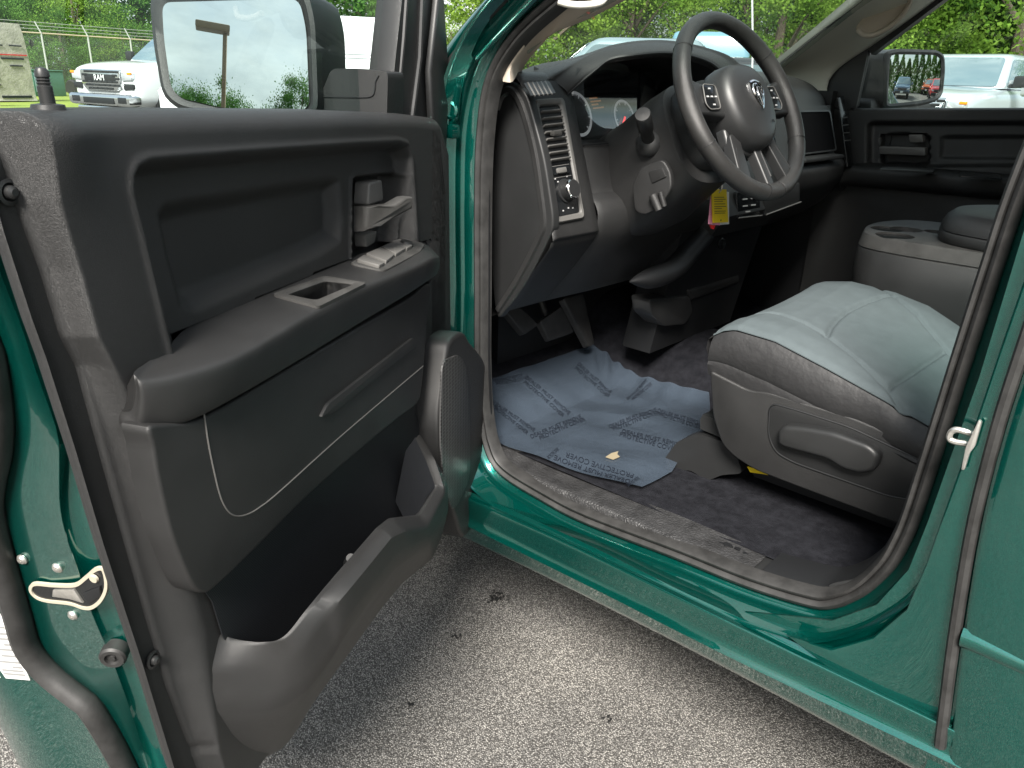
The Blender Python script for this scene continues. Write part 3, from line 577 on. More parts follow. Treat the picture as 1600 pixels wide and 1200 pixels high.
# ------------------------------------------------------------------ driver's seat
seat = empty('driver_seat', (0, 0, 0), truck)
YS = -.338
def on_s(p): return onZ(p, .925)
SEx = np.linspace(.615, -.25, 250); SEy = np.linspace(YS, -.865, 180)
seam1 = [on_s(p)[:2] for p in ((1240, 437), (1272, 447), (1325, 465), (1387, 494), (1430, 512), (1470, 531), (1540, 566))]
seam2 = [on_s(p)[:2] for p in ((1391, 495), (1370, 496), (1347, 501), (1320, 511), (1306, 520), (1295, 531), (1288, 545))]
seam3 = [on_s(p)[:2] for p in ((1478, 538), (1448, 555), (1418, 574), (1392, 592))]
seam4 = [on_s(p)[:2] for p in ((1160, 508), (1212, 517), (1289, 543), (1392, 592), (1461, 634), (1560, 700))]
XX, YY = np.meshgrid(SEx, SEy, indexing='ij'); PP = np.c_[XX.ravel(), YY.ravel()]
nr = [onY(q, YS) for q in ((1122, 513), (1151, 510), (1212, 528), (1296, 572), (1381, 619), (1455, 661), (1560, 720))]
fr_e = [onY(q, -.84) for q in ((1262, 444), (1290, 440), (1330, 440), (1400, 457), (1450, 477), (1495, 508), (1560, 550))]
zn = lambda x, e: np.interp(x, [q[0] for q in e[::-1]], [q[2] for q in e[::-1]])
tx = (YY-YS)/(-.865-YS)
zz = zn(XX, nr)*(1-tx)+zn(XX, fr_e)*tx
zz += .005*np.exp(-((tx-.12)/.07)**2)+.004*np.exp(-((tx-.88)/.07)**2)-.004*np.exp(-((tx-.5)/.25)**2)
dS = np.full(len(PP), 9.)
for s_ in (seam1, seam2, seam3, seam4): dS = np.minimum(dS, np.abs(sdf(PP, s_, False)))
zz -= (.0085*np.exp(-(dS/.0052)**2)).reshape(zz.shape)
zz -= .010*sst(XX, .59, .615)**2+.006*(1-sst(tx, 0, .05))**2+.03*sst(tx, .95, 1)**2
band = sdf(PP, [tuple(q) for q in seam4]+[(-.4, -.2), (.7, -.2)]).reshape(zz.shape)
rws = [[A(SEx[i], SEy[j], zz[i, j]) for j in range(len(SEy))] for i in range(len(SEx))]
v, f = g_loft(rws); nb = len(SEy)
cushion = make('seat_cushion', (v, f), M['fabric'], seat, sharp=80)
edge0 = [r[0] for r in rws]; frontr = rws[0]
sk = [(1122, 513), (1151, 509), (1212, 528), (1296, 572), (1381, 619), (1455, 661)]; sk2 = [(1114, 560), (1140, 566), (1195, 587), (1270, 616), (1330, 641), (1445, 686)]
xs = np.linspace(.615, -.25, 60); zc = np.interp(xs[::-1], SEx[::-1], zz[::-1, 0])[::-1]
zb = np.interp(xs, [-.25, .18, .35, .5, .62], [.74, .775, .80, .825, .85])
def skrow(t, bul): return [A(x, YS+bul+.006*math.sin(x*31+2)*t*(1-t)*4*float(sst(np.array(.4-x), 0, .2)), a*(1-t)+b*t-.004) for x, a, b in zip(xs, zc, zb)]
fr2 = lambda k: [A(.615+k[0], y, np.interp(y, SEy[::-1], zz[0, ::-1])*(1-k[1])+.885*k[1]-.004) for y in np.linspace(YS, -.865, 40)]
make('seat_skirt', [g_loft([skrow(0, 0), skrow(.12, .008), skrow(.3, .013), skrow(.55, .014), skrow(.62, .010), skrow(.7, .013), skrow(1, .004)]), g_loft([fr2((0, 0)), fr2((.012, .2)), fr2((.014, .6)), fr2((.0, 1.3))]), g_loft([[A(x, -.865, z) for x in np.linspace(.615, -.25, 20)] for z in (.93, .8)])], M['fabricdark'], seat)
make('seat_piping', g_tube([p+A(0, .001, .0) for p in edge0[::3]], .002, 6), M['fabric'], seat)
# side shield with recess, lever
YH = -.325
so_ = [(1109, 579), (1122, 586), (1171, 611), (1200, 613), (1262, 632), (1330, 652), (1441, 700), (1560, 752), (1540, 880), (1404, 820), (1229, 754), (1180, 735), (1148, 715), (1128, 695), (1113, 650)]
make('seat_shield', g_slab([p-nY*.05 for p in rnd([onY(p, YH) for p in so_], .02)], nY, .05, .012, 3), M['fine'], seat, sharp=50)
pn = rnd([onY(p, YH+.001) for p in ((1203, 629), (1250, 642), (1330, 668), (1437, 718), (1520, 760), (1500, 800), (1420, 780), (1390, 775), (1240, 722), (1212, 706), (1201, 680))], .02, 5)
make('shield_inset', g_slab(pn, nY, .0015, .001), M['plastic'], seat)
make('inset_groove', g_tube([p+nY*.0008 for p in pn], .0019, 6, closed=True), M['darkplastic'], seat)
lv_ = rnd([onY(p, YH) for p in ((1222, 668), (1232, 660), (1262, 662), (1310, 670), (1366, 690), (1382, 706), (1374, 730), (1352, 735), (1322, 727), (1300, 712), (1232, 694), (1223, 688))], .012, 4)
make('recline_lever', g_slab(lv_, nY, .026, .010, 4), M['plastic'], seat, sharp=60)
make('seat_base', [g_box(A(.2, -.6, .72), (.6, .44, .2), bev=.01), g_slab([onY(p, -.36) for p in ((1148, 715), (1404, 820), (1404, 790), (1148, 690))], -nY, .4)], M['darkplastic'], seat)
make('seat_rail', [g_slab(rnd([onY(p, -.37) for p in ((1036, 720), (1058, 690), (1090, 678), (1130, 690), (1150, 708), (1160, 740), (1128, 742), (1104, 752), (1080, 735), (1050, 735))], .012), -nY, .06, .01), g_slab([onY(p, -.375) for p in ((1094, 655), (1098, 648), (1140, 664), (1140, 690), (1094, 670))], -nY, .05, .003)], M['plastic'], seat)
make('yellow_clip', g_slab([onY(p, -.36) for p in ((1167, 729), (1185, 733), (1200, 742), (1172, 738))], -nY, .01), M['yellow'], seat)
bk_ = [[A(-.02-.28*(z-.9)+dx, y, z) for y, dx in ((-.34, -.06), (-.37, .02), (-.45, .03), (-.6, .01), (-.75, .03), (-.83, .02), (-.86, -.06))] for z in (.86, 1.0, 1.2, 1.4, 1.52, 1.56)]
make('seat_back', [s_loft(bk_, 30, 40), g_slab([A(-.1, -.35, .86), A(-.1, -.85, .86), A(-.3, -.85, 1.54), A(-.3, -.35, 1.54)], A(-1, 0, -.3), .06, .02), g_box(A(-.27, -.6, 1.68), (.1, .26, .18), bev=.04, seg=4)], M['fabric'], seat)
make('buckle', g_box(onY((1514, 487), -.86), (.04, .02, .02), bev=.003), M['red'], seat)
# ------------------------------------------------------------------ passenger seat and centre console
ps = empty('passenger_seat', (0, 0, 0), truck)
pr = [[A(x, y, z+dz) for y, dz in ((-1.27, -.1), (-1.275, -.02), (-1.32, .01), (-1.45, -.01), (-1.6, .01), (-1.66, -.02), (-1.67, -.1))] for x, z in ((.50, .86), (.52, .90), (.49, .915), (.3, .90), (-.2, .86))]
make('seat_cushion', s_loft(pr, 24, 30), M['fabric'], ps)
make('seat_base', g_box(A(.15, -1.41, .72), (.6, .44, .26), bev=.02), M['darkplastic'], ps)
bk2 = [[p+A(-.02, -.815, 0) for p in r] for r in bk_]
make('seat_back', s_loft(bk2, 30, 40), M['fabric'], ps)
con = empty('centre_console', (0, 0, 0), truck)
ol = rnd([A(-.2, -.835, 0), A(.42, -.835, 0), A(.535, -.86, 0), A(.575, -1.0, 0), A(.575, -1.10, 0), A(.53, -1.22, 0), A(.42, -1.25, 0), A(-.2, -1.25, 0)], .07, 5)
cc = sum(ol)/len(ol)
def oz(z, k=1.): return [A(cc[0]+(p[0]-cc[0])*k, cc[1]+(p[1]-cc[1])*(1-(1-k)*1.6), z) for p in ol]
make('console_body', [g_loft([oz(.90, .95), oz(.965, .985), oz(1.0, 1), oz(1.062, .995), oz(1.065, .985), oz(1.067, .96)], cv=True, caps=True)], M['fine'], con, sharp=50)
ctop = make('cup_holder_tray', g_loft([oz(1.064, .985), oz(1.068, .994), oz(1.090, .978), oz(1.098, .966), oz(1.10, .95)], cv=True, caps=True), M['dustyplastic'], con, sharp=50)
H1, H2, H3 = onZ((1398, 368), 1.10), onZ((1438, 346), 1.10), onZ((1462, 362), 1.10)
H2 = H1*.35+H2*.65; H2 = H1+(H2-H1)/np.linalg.norm(H2-H1)*.12; H4 = H1+A(.045, -.085, 0)
for c, r in ((H1, .044), (H4, .04), (H2, .04)): boolcut(ctop, g_slab(circle(c-EZ*.06, r, EZ, 28), EZ, .1))
boolcut(ctop, g_slab(circle(H3-EZ*.06, .028, EZ, 24), EZ, .1))
H2 = H4
make('cup_well', [g_lathe([(.0445, -.004), (.0445, -.033), (.04, -.035), (.0, -.035)], c, EZ, 28) for c in (H1, H2)], M['gloss'], con)
ld = rnd([A(-.2, -.84, 0), A(.25, -.84, 0), A(.36, -.88, 0), A(.40, -1.0, 0), A(.40, -1.1, 0), A(.35, -1.2, 0), A(.25, -1.24, 0), A(-.2, -1.24, 0)], .06, 5); lc = sum(ld)/len(ld)
lz = lambda z, k: [A(lc[0]+(p[0]-lc[0])*k, lc[1]+(p[1]-lc[1])*(1-(1-k)*1.4), z) for p in ld]
make('console_lid', g_loft([lz(1.098, .97), lz(1.104, .99), lz(1.122, .99), lz(1.126, .975), lz(1.128, .985), lz(1.14, .975), lz(1.155, .94), lz(1.167, .87), lz(1.173, .7), lz(1.175, .3)], cv=True, caps=True), M['fine'], con, sharp=50)
make('lid_seam', g_tube([p*.999+EZ*.0012 for p in [A(lc[0]+(p[0]-lc[0])*.62-.06, lc[1]+(p[1]-lc[1])*.66, 1.1738) for p in ld]], .0015, 6, closed=True), M['darkplastic'], con)
make('jump_seat', [g_slab([p+EZ*.82 for p in rnd([A(.5, -.88, 0), A(.5, -1.24, 0), A(-.2, -1.24, 0), A(-.2, -.88, 0)], .04)], EZ, .085, .02, 3)], M['fabric'], con)
make('console_base', g_box(A(.15, -1.05, .72), (.6, .3, .26), bev=.01), M['darkplastic'], con)
# ------------------------------------------------------------------ dashboard
dash = empty('dashboard', (0, 0, 0), truck)
def prof_rows(prof, ys): return [[A(x+dx, y, z+dz) for x, z in prof] for y, dx, dz in ys]
PR_L = [(1.45, 1.36), (1.25, 1.425), (1.12, 1.437), (1.06, 1.434), (1.038, 1.42), (1.024, 1.392), (.934, 1.14), (.93, 1.10), (.955, 1.06), (1.03, .965), (1.09, .905), (1.2, .88)]
def dense(prof, n): return [(p[0], p[1]) for p in cr([A(a, b) for a, b in prof], n)]
left = prof_rows(dense(PR_L, 60), [(-.168, .004, -.004), (-.172, 0, -.001), (-.18, 0, 0), (-.30, 0, 0), (-.325, 0, 0), (-.333, .006, -.003), (-.334, .05, -.01)])
make('vent_housing', g_loft(left), M['fine'], dash, sharp=60)
PR_B = [(1.12, 1.292), (1.0, 1.288), (.988, 1.28), (.975, 1.235), (.962, 1.192), (.95, 1.182), (.930, 1.168), (.918, 1.14), (.925, 1.10), (.955, 1.055), (1.03, .965), (1.09, .905), (1.2, .88)]
bay = prof_rows(PR_B, [(-.325, .012, 0), (-.34, 0, 0), (-.5, -.01, 0), (-.76, -.015, 0), (-.80, -.015, 0)])
make('knee_panel', g_loft([cr(r, 60) for r in bay]), M['fine'], dash, sharp=40)
# side cap facing the door opening
YC = -.163
capo = cr([onY(p, YC) for p in ((775, 490), (767, 400), (766, 200), (772, 150), (780, 136), (793, 127), (809, 132), (824, 152), (836, 192), (850, 247), (859, 302), (864, 345), (857, 372), (822, 440), (790, 484))], 80, True)
make('end_cap', g_slab([p-nY*.02 for p in capo], nY, .02, .006, 3), M['plastic'], dash, sharp=50)
arc = cr([onY(p, YC+.002) for p in ((776, 170), (783, 150), (796, 141), (809, 155), (822, 190), (835, 245), (843, 300), (848, 347), (841, 372), (808, 436), (777, 484))], 60)
make('cap_ridge', g_sweep(arc, [(-.009, -.002), (-.006, .004), (.004, .004), (.008, -.002)], nY), M['fine'], dash)
# bezel, louvres, switches
bo_ = rnd([onDF(p) for p in ((833, 156), (879, 153), (911, 342), (868, 350))], .012, 4); bi_ = rnd([onDF(p) for p in ((840, 167), (873, 164), (905, 332), (871, 339))], .008, 4)
make('vent_bezel', g_loft([[p-ND*.004 for p in bo_], [p+ND*.004 for p in bo_], [a*.8+b*.2+ND*.007 for a, b in zip(bo_, bi_)], [a*.25+b*.75+ND*.006 for a, b in zip(bo_, bi_)], [p+ND*.001 for p in bi_], [p-ND*.03 for p in bi_]], cv=True), M['bezel'], dash, sharp=45)
make('vent_well', g_slab([p+ND*.0012 for p in bi_], ND, .0005), M['gloss'], dash)
def on2(t, a, o=0.): # t: 0 top .. 1 bottom, a: 0 left .. 1 right inside the bezel
    l = onDF((840+31*t, 167+172*t), o); r = onDF((873+32*t, 164+168*t), o); return l+(r-l)*a
vent = make('air_vent', g_slab([on2(t, a, .0018) for t, a in ((.015, .04), (.015, .96), (.53, .96), (.53, .04))], ND, .0006), M['darkplastic'], dash)
for t in np.linspace(.06, .5, 8):
    make('louvre', g_slab([on2(t-.008, .04, .002), on2(t-.008, .96, .002), on2(t+.008, .96, .002), on2(t+.008, .04, .002)], ND+A(0, 0, .3), .010, .002), M['bezel'], vent)
make('vent_tab', g_box(on2(.255, .62, .014), (.012, .026, .012), bev=.004), M['dustyplastic'], vent)
make('dimmer_switch', [g_slab(rnd([on2(t, a, .002) for t, a in ((.56, .12), (.56, .88), (.63, .88), (.63, .12))], .005), ND, .003, .001)+(0,), g_slab(rnd([on2(t, a, .004) for t, a in ((.57, .3), (.57, .72), (.62, .72), (.62, .3))], .004), ND, .006, .002)+(1,)], [M['gloss'], M['bezel']], dash)
kc = on2(.785, .56, .002)
make('headlight_knob', [g_lathe([(.026, 0), (.026, .003), (.022, .004), (.0205, .02)], kc, ND, 28)+(0,), g_lathe([(.0205, .018), (.021, .024), (.0195, .026)], kc, ND, 28)+(1,), g_lathe([(.019, .02), (.018, .027), (.0, .028)], kc, ND, 24)+(0,)], [M['plastic'], M['chrome']], dash)
for t, a in ((.66, .2), (.655, .75), (.69, .3), (.94, .55), (.955, .3), (.57, .18), (.57, .85), (.947, .75)):
    make('switch_icon', g_slab([on2(t+dt*.012, a+da*.06, .0022) for da, dt in ((-.5, -.5), (.5, -.5), (.5, .5), (-.5, .5))], ND, .0004), M['iconwhite'], dash)
for t in (.545, .65): make('panel_line', g_slab([on2(t, .05, .0018), on2(t, .95, .0018), on2(t+.006, .95, .0018), on2(t+.006, .05, .0018)], ND, .0008), M['bezel'], dash)
# side window demister grille on the dash corner
n_d = A(-.35, 0, .94); n_d /= np.linalg.norm(n_d); pd_ = A(1.07, -.23, 1.4365)
dq = [onp(p, pd_, n_d) for p in ((818, 131), (858, 128), (868, 147), (829, 151))]
dm = make('demister_grille', g_slab(rnd(dq, .006), n_d, .002), M['darkplastic'], dash)
for k in range(5):
    t = .15+.17*k; a, b = dq[0]*(1-t)+dq[1]*t, dq[3]*(1-t)+dq[2]*t
    make('louvre', g_tube([a+n_d*.0015, b+n_d*.0015], .002, 6), M['bezel'], dm)
# instrument hood
LIP = [((888, 147), .0), ((905, 131), .02), ((930, 110), .045), ((953, 93), .065), ((990, 86), .10), ((1040, 82), .125), ((1085, 88), .13), ((1120, 104), .13), ((1140, 135), .12), ((1145, 170), .09)]
CRS = [((845, 124), -.02), ((868, 110), -.01), ((905, 90), .0), ((948, 73), .02), ((1000, 66), .05), ((1045, 68), .07), ((1095, 78), .08), ((1140, 95), .08), ((1172, 130), .06), ((1180, 170), .04)]
lip = cr([onDF(*q) for q in LIP], 50); crs = cr([onDF(*q) for q in CRS], 50)
inn = [p-ND*.012+A(0, 0, -.006) for p in lip]
mid = [a*.45+b*.55+EZ*.008+ND*.003 for a, b in zip(lip, crs)]
nearl = [a*.9+b*.1+ND*.004 for a, b in zip(lip, crs)]
far = [A(1.18, min(b[1], -.2)*.9-.05, min(b[2]-.01, 1.45)) for b in crs]; far2 = [A(1.45, p[1], 1.36) for p in far]
deep = [A(1.14, p[1]*.92-.03, max(p[2]-.03, 1.3)) for p in lip]
make('instrument_hood', g_loft(list(map(list, zip(*[cr(list(c), 30) for c in zip(inn, nearl, mid, crs, far, far2)])))), M['fine'], dash, sharp=70)
make('hood_edge', g_tube([p-ND*.002 for p in lip], .0035, 6), M['darkplastic'], dash)
make('cluster_bay', [g_loft([[p-ND*.004-EZ*.002 for p in lip], deep]), g_slab([A(1.13, -.30, 1.26), A(1.13, -.82, 1.26), A(1.13, -.82, 1.45), A(1.13, -.5, 1.45), A(1.13, -.30, 1.38)], A(1, 0, 0), .01), g_slab([A(.99, -.30, 1.287), A(1.14, -.3, 1.30), A(1.14, -.82, 1.30), A(.99, -.82, 1.287)], EZ, .003), g_slab([A(1.0, -.318, 1.28), A(1.13, -.318, 1.28), A(1.13, -.318, 1.45), A(1.03, -.318, 1.41)], nY, .004), g_slab([A(.97, -.80, 1.28), A(1.13, -.80, 1.28), A(1.13, -.80, 1.5), A(1.0, -.80, 1.5)], -nY, .004)], M['darkplastic'], dash)
clu = make('instrument_cluster', g_slab([onDF(p, -.05) for p in ((880, 150), (1040, 100), (1060, 225), (915, 232))], -ND, .01), M['gloss'], dash)
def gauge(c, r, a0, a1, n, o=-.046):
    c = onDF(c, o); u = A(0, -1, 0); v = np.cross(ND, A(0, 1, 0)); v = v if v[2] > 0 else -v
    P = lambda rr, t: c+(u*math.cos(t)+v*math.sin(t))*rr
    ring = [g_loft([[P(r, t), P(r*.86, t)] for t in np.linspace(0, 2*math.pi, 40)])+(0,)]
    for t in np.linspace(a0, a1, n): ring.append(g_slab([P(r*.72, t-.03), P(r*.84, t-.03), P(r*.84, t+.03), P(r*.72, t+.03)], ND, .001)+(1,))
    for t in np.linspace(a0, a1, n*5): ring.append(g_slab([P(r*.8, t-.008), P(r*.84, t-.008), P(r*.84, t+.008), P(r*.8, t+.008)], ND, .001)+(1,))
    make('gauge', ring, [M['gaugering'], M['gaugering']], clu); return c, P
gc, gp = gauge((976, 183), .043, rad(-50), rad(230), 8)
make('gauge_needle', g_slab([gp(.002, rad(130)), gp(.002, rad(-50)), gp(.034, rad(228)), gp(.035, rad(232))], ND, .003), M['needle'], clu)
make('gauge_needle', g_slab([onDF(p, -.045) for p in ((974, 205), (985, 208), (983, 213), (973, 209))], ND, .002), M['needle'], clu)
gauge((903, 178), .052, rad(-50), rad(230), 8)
ds = [onDF(p, -.046) for p in ((918, 152), (938, 150), (945, 172), (926, 174))]
make('display', [g_slab([ds[0]+(ds[1]-ds[0])*.1+(ds[3]-ds[0])*t, ds[0]+(ds[1]-ds[0])*w+(ds[3]-ds[0])*t, ds[0]+(ds[1]-ds[0])*w+(ds[3]-ds[0])*(t+.1), ds[0]+(ds[1]-ds[0])*.1+(ds[3]-ds[0])*(t+.1)], ND, .001) for t, w in ((.05, .7), (.28, .9), (.5, .6), (.75, .95))], M['display'], clu)
# curved cover lens of the cluster
lr = []
for t in np.linspace(0, 1, 14):
    z = 1.289+.16*t; x = .998+.062*t-.048*t*t
    lr.append([A(x+.03*k, -.322-.45*k, z) for k in np.linspace(0, 1, 12)])
make('cluster_lens', g_loft(lr), M['lens'], dash)
# centre stack and passenger side
PR_R = [(1.45, 1.37), (1.28, 1.45), (1.12, 1.47), (1.03, 1.462), (.975, 1.43), (.955, 1.38), (.95, 1.36)]
top = prof_rows(PR_R, [(-.76, .05, 0.0), (-.9, .02, 0), (-1.1, 0, 0), (-1.3, .01, 0), (-1.5, .012, -.005), (-1.62, .02, -.02), (-1.70, .04, -.05), (-1.74, .1, -.10)])
make('top_pad', s_loft(top, 50, 40), M['fine'], dash, sharp=60)
PR_G = [(.95, 1.375), (.915, 1.23), (.875, 1.20), (.868, 1.17), (.885, 1.12), (.95, 1.04), (1.1, .96), (1.2, .94)]
gl_ = prof_rows(PR_G, [(-1.12, 0, 0), (-1.5, .0, 0), (-1.66, .02, 0), (-1.72, .05, .0)])
glove = make('glove_panel', [s_loft(gl_, 30, 60), g_box(A(1.16, -1.76, 1.26), (.34, .1, .32)), g_slab([A(1.3, y, z) for y, z in ((-1.1, .9), (-1.75, .9), (-1.75, 1.4), (-1.1, 1.4))], A(1, 0, 0), .01)], M['fine'], dash, sharp=45)
bin_ = rnd([onDF(p, .06) for p in ((1240, 174), (1294, 173), (1304, 236), (1248, 243))], .015, 4)
make('storage_bin', [g_loft([[p-ND*.02 for p in bin_], [p+ND*.008 for p in bin_], [p*.93+sum(bin_)/len(bin_)*.07+ND*.008 for p in bin_]], cv=True)+(0,), g_slab([p*.93+sum(bin_)/len(bin_)*.07+ND*.004 for p in bin_], ND, .001)+(1,)], [M['plastic'], M['recess_shade']], dash)  # flat black panel paints the shade of the bin opening
make('bin_shelf', g_box(onDF((1278, 247), .075), (.05, .30, .014), bev=.005), M['plastic'], dash)
ev = [onDF(p, .062) for p in ((1308, 152), (1316, 150), (1332, 262), (1322, 262))]
sv = make('side_vent', g_slab(rnd(ev, .005), ND, .006, .002), M['gloss'], dash)
for t in np.linspace(.3, .62, 4):
    make('louvre', g_tube([ev[0]*(1-t)+ev[3]*t+ND*.006, ev[1]*(1-t)+ev[2]*t+ND*.006], .002, 6), M['bezel'], sv)
stk = [A(x, y, z) for y in (-.80, -1.14) for x, z in ((.955, 1.40), (.90, 1.24), (.86, 1.10), (.90, 1.04), (1.1, 1.0), (1.1, 1.4))]
make('centre_stack', [g_loft([stk[:6], stk[6:]], cv=True, caps=True)], M['plastic'], dash, sharp=30)
nS_ = np.cross(stk[1]-stk[0], A(0, 1, 0)); nS_ /= np.linalg.norm(nS_); nS_ = nS_ if nS_[0] < 0 else -nS_
st = lambda t, a, o=0.: stk[0]*(1-t)+stk[1]*t+(stk[6]-stk[0])*a+nS_*o
make('radio_face', [g_slab(rnd([st(t, a, .0) for t, a in ((.05, .16), (.05, .84), (.98, .84), (.98, .16))], .01), nS_, .008, .003)], M['silver'], dash)
make('radio_trim', [g_slab([st(t, a, .008) for t, a in ((t0, .2), (t0, .8), (t0+.05, .8), (t0+.05, .2))], nS_, .003, .001) for t0 in (.62, .76, .9)], M['gloss'], dash)
make('radio_screen', g_slab([st(t, a, .008) for t, a in ((.12, .24), (.12, .76), (.5, .76), (.5, .24))], nS_, .001), M['gloss'], dash)
for a in (.26, .74): make('radio_knob', g_lathe([(.018, 0), (.017, .02), (.014, .022), (0, .022)], st(.72, a, .008), nS_, 20), M['chrome'], dash)
for a in (.03, .87):
    cv_ = make('centre_vent', g_slab([st(t, b, .0) for t, b in ((.02, a), (.02, a+.1), (.95, a+.1), (.95, a))], nS_, .010, .003), M['gloss'], dash)
sx = [onX(p, .872) for p in ((1146, 300), (1182, 295), (1184, 338), (1148, 342))]
make('climate_switches', [g_slab(rnd(sx, .006), A(-1, 0, .1), .01, .003)+(0,)]+[g_slab([sx[0]*(1-a)*(1-b)+sx[1]*a*(1-b)+sx[3]*(1-a)*b+sx[2]*a*b+A(-.0115, 0, 0) for a, b in ((a0, b0), (a0+.2, b0), (a0+.2, b0+.05), (a0, b0+.05))], A(-1, 0, 0), .001)+(1,) for a0, b0 in ((.2, .25), (.55, .25), (.2, .5), (.55, .5), (.3, .72))]+[g_tube([sx[3]+A(-.012, 0, .004), sx[2]+A(-.012, 0, .004)], .002, 6)+(2,)], [M['gloss'], M['iconwhite'], M['bezel']], dash)
px_ = [onX(p, .868) for p in ((1190, 300), (1246, 285), (1246, 318), (1192, 338))]
make('lower_tray', [g_slab(rnd(px_, .006), A(-1, 0, .1), .008, .003)+(0,), g_tube([px_[3]+A(-.01, 0, .006), px_[2]+A(-.01, 0, .006)], .002, 6)+(1,)], [M['plastic'], M['bezel']], dash)
# lower bolster and brace towards the floor tunnel
bl = cr([onX(p, .93) for p in ((1098, 368), (1075, 395), (1052, 420), (1020, 434), (985, 440))], 30)
make('knee_brace', g_tube(bl, [.035]*22+[.034, .032, .029, .025, .02, .015, .009, .003], 14, flat=.8), M['darkplastic'], dash)
make('tunnel_box', [g_slab(rnd([onX(p, 1.02) for p in ((986, 460), (1050, 456), (1056, 480), (1044, 500), (1010, 503), (990, 485))], .015), A(-1, 0, 0), .06, .012), g_slab([onX(p, .99) for p in ((1062, 455), (1142, 432), (1143, 444), (1066, 472))], A(-1, 0, .4), .03, .008)], M['plastic'], dash)
make('power_outlet', g_lathe([(.016, 0), (.016, .004), (.011, .005), (.010, .001), (0, .001)], onX((1127, 380), .90), A(-1, .2, .1), 18), M['gloss'], dash)
make('centre_lower_panel', g_slab([A(.93, -.72, 1.12), A(.92, -1.2, 1.12), A(1.0, -1.2, .7), A(1.0, -.72, .7)], A(1, 0, 0), .1, .01), M['darkplastic'], dash)
# ------------------------------------------------------------------ pedals
for nm, q, x in (('parking_brake_pedal', ((781, 488), (806, 484), (834, 510), (812, 526)), 1.22), ('brake_pedal', ((836, 505), (872, 480), (890, 522), (852, 535)), 1.22), ('accelerator_pedal', ((872, 470), (904, 462), (922, 540), (912, 545)), 1.2)):
    pp = [onX(p, x) for p in q]
    make(nm, [g_slab(rnd(pp, .01), A(-.9, 0, .5), .02, .005, 3), g_tube([sum(pp)/4+A(.01, 0, .0), sum(pp)/4+A(.12, .0, .2)], .010, 8)], M['rubber'], truck)
# ------------------------------------------------------------------ steering column and wheel
WC = A(.702, -.5, 1.384); th, ph = .5175, -.092
nW = A(-math.cos(th)*math.cos(ph), -math.cos(th)*math.sin(ph), math.sin(th)); uW = np.cross(EZ, nW); uW /= np.linalg.norm(uW); vW = np.cross(nW, uW)
if uW[1] > 0: uW = -uW
vW = vW if vW[2] > 0 else -vW
def w(u, v, n=0.): return WC+uW*u+vW*v+nW*n
col_ = empty('steering_column', (0, 0, 0), truck)
def ring(n, ru, rv, dv=0, N=36, e=3.): 
    return [w(math.copysign(abs(math.cos(t))**(2/e), math.cos(t))*ru, math.copysign(abs(math.sin(t))**(2/e), math.sin(t))*rv+dv, n) for t in np.linspace(0, 2*math.pi, N, endpoint=False)]
make('column_shroud', [g_loft([ring(-.052, .06, .06), ring(-.055, .088, .088), ring(-.10, .092, .096), ring(-.118, .088, .094)], cv=True, caps=True)], M['plastic'], col_, sharp=50)
make('column_cover', [g_loft([ring(-.112, .096, .105, -.002), ring(-.116, .108, .115, -.005), ring(-.17, .112, .122, -.012), ring(-.26, .115, .13, -.03), ring(-.34, .11, .13, -.03)], cv=True, caps=True)], M['fine'], col_, sharp=50)
make('ignition_housing', [g_slab(rnd([onY(q, -.39) for q in ((992, 290), (1004, 262), (1040, 248), (1052, 268), (1054, 292), (1036, 322), (1012, 336), (996, 330))], .012), nY, .012, .004, 3), g_slab(rnd([onY(q, -.378) for q in ((1014, 268), (1036, 262), (1042, 276), (1020, 286))], .003), nY, .003, .001), g_tube([onY((1020, 304), -.37), onY((1030, 328), -.375)], .010, 10), g_tube([onY((1032, 300), -.37), onY((1038, 322), -.375)], .006, 10)], M['fine'], col_)
sb, se = onY((1014, 222), -.40), onY((1004, 178), -.315); sd = se-sb; sl = np.linalg.norm(sd)
make('signal_stalk', g_lathe([(.030, -.01), (.029, .004), (.022, .012), (.0145, .016), (.013, sl*.45), (.0165, sl*.5), (.0175, sl*.97), (.0155, sl), (0, sl+.001)], sb, sd, 22), M['plastic'], col_)
make('cruise_stalk', g_lathe([(.008, 0), (.007, .05), (.011, .052), (.011, .07), (0, .071)], w(.05, -.1, -.10), -vW*.9+nW*.3, 14), M['plastic'], col_)
whl = empty('steering_wheel', (0, 0, 0), truck)
RM = .1915
rim = [w(RM*math.cos(t), RM*math.sin(t)) for t in np.linspace(0, 2*math.pi, 120, endpoint=False)]
rp = [(.0165*math.cos(t)*(1+.06*math.cos(2*t)), .0195*math.sin(t)) for t in np.linspace(0, 2*math.pi, 16, endpoint=False)]
M['rim'] = mat('rim_leather', (.021, .0205, .02), .38, bk=(800, .25, .0006, 'leather'), var=.25, vscale=9, dust_haze=.004)
rmo = make('rim', g_sweep(rim, rp, nW, True, cp=True), M['rim'], whl, sharp=80)
for a in (38, 142, 205, 262, 278, 335):
    c = w(RM*math.cos(rad(a)), RM*math.sin(rad(a))); e1 = uW*math.cos(rad(a))+vW*math.sin(rad(a))
    make('stitch_line', g_tube([c+e1*.0168*math.cos(t)+nW*.0198*math.sin(t) for t in np.linspace(0, 2*math.pi, 20, endpoint=False)], .0009, 5, closed=True), M['darkplastic'], rmo)
ho = [(-.072, .052), (-.045, .078), (0, .085), (.045, .078), (.072, .052), (.083, .005), (.072, -.05), (.038, -.088), (0, -.097), (-.038, -.088), (-.072, -.05), (-.083, .005)]
hub = lambda k, n: cr([w(a*k, b*k, n) for a, b in ho], 60, True)
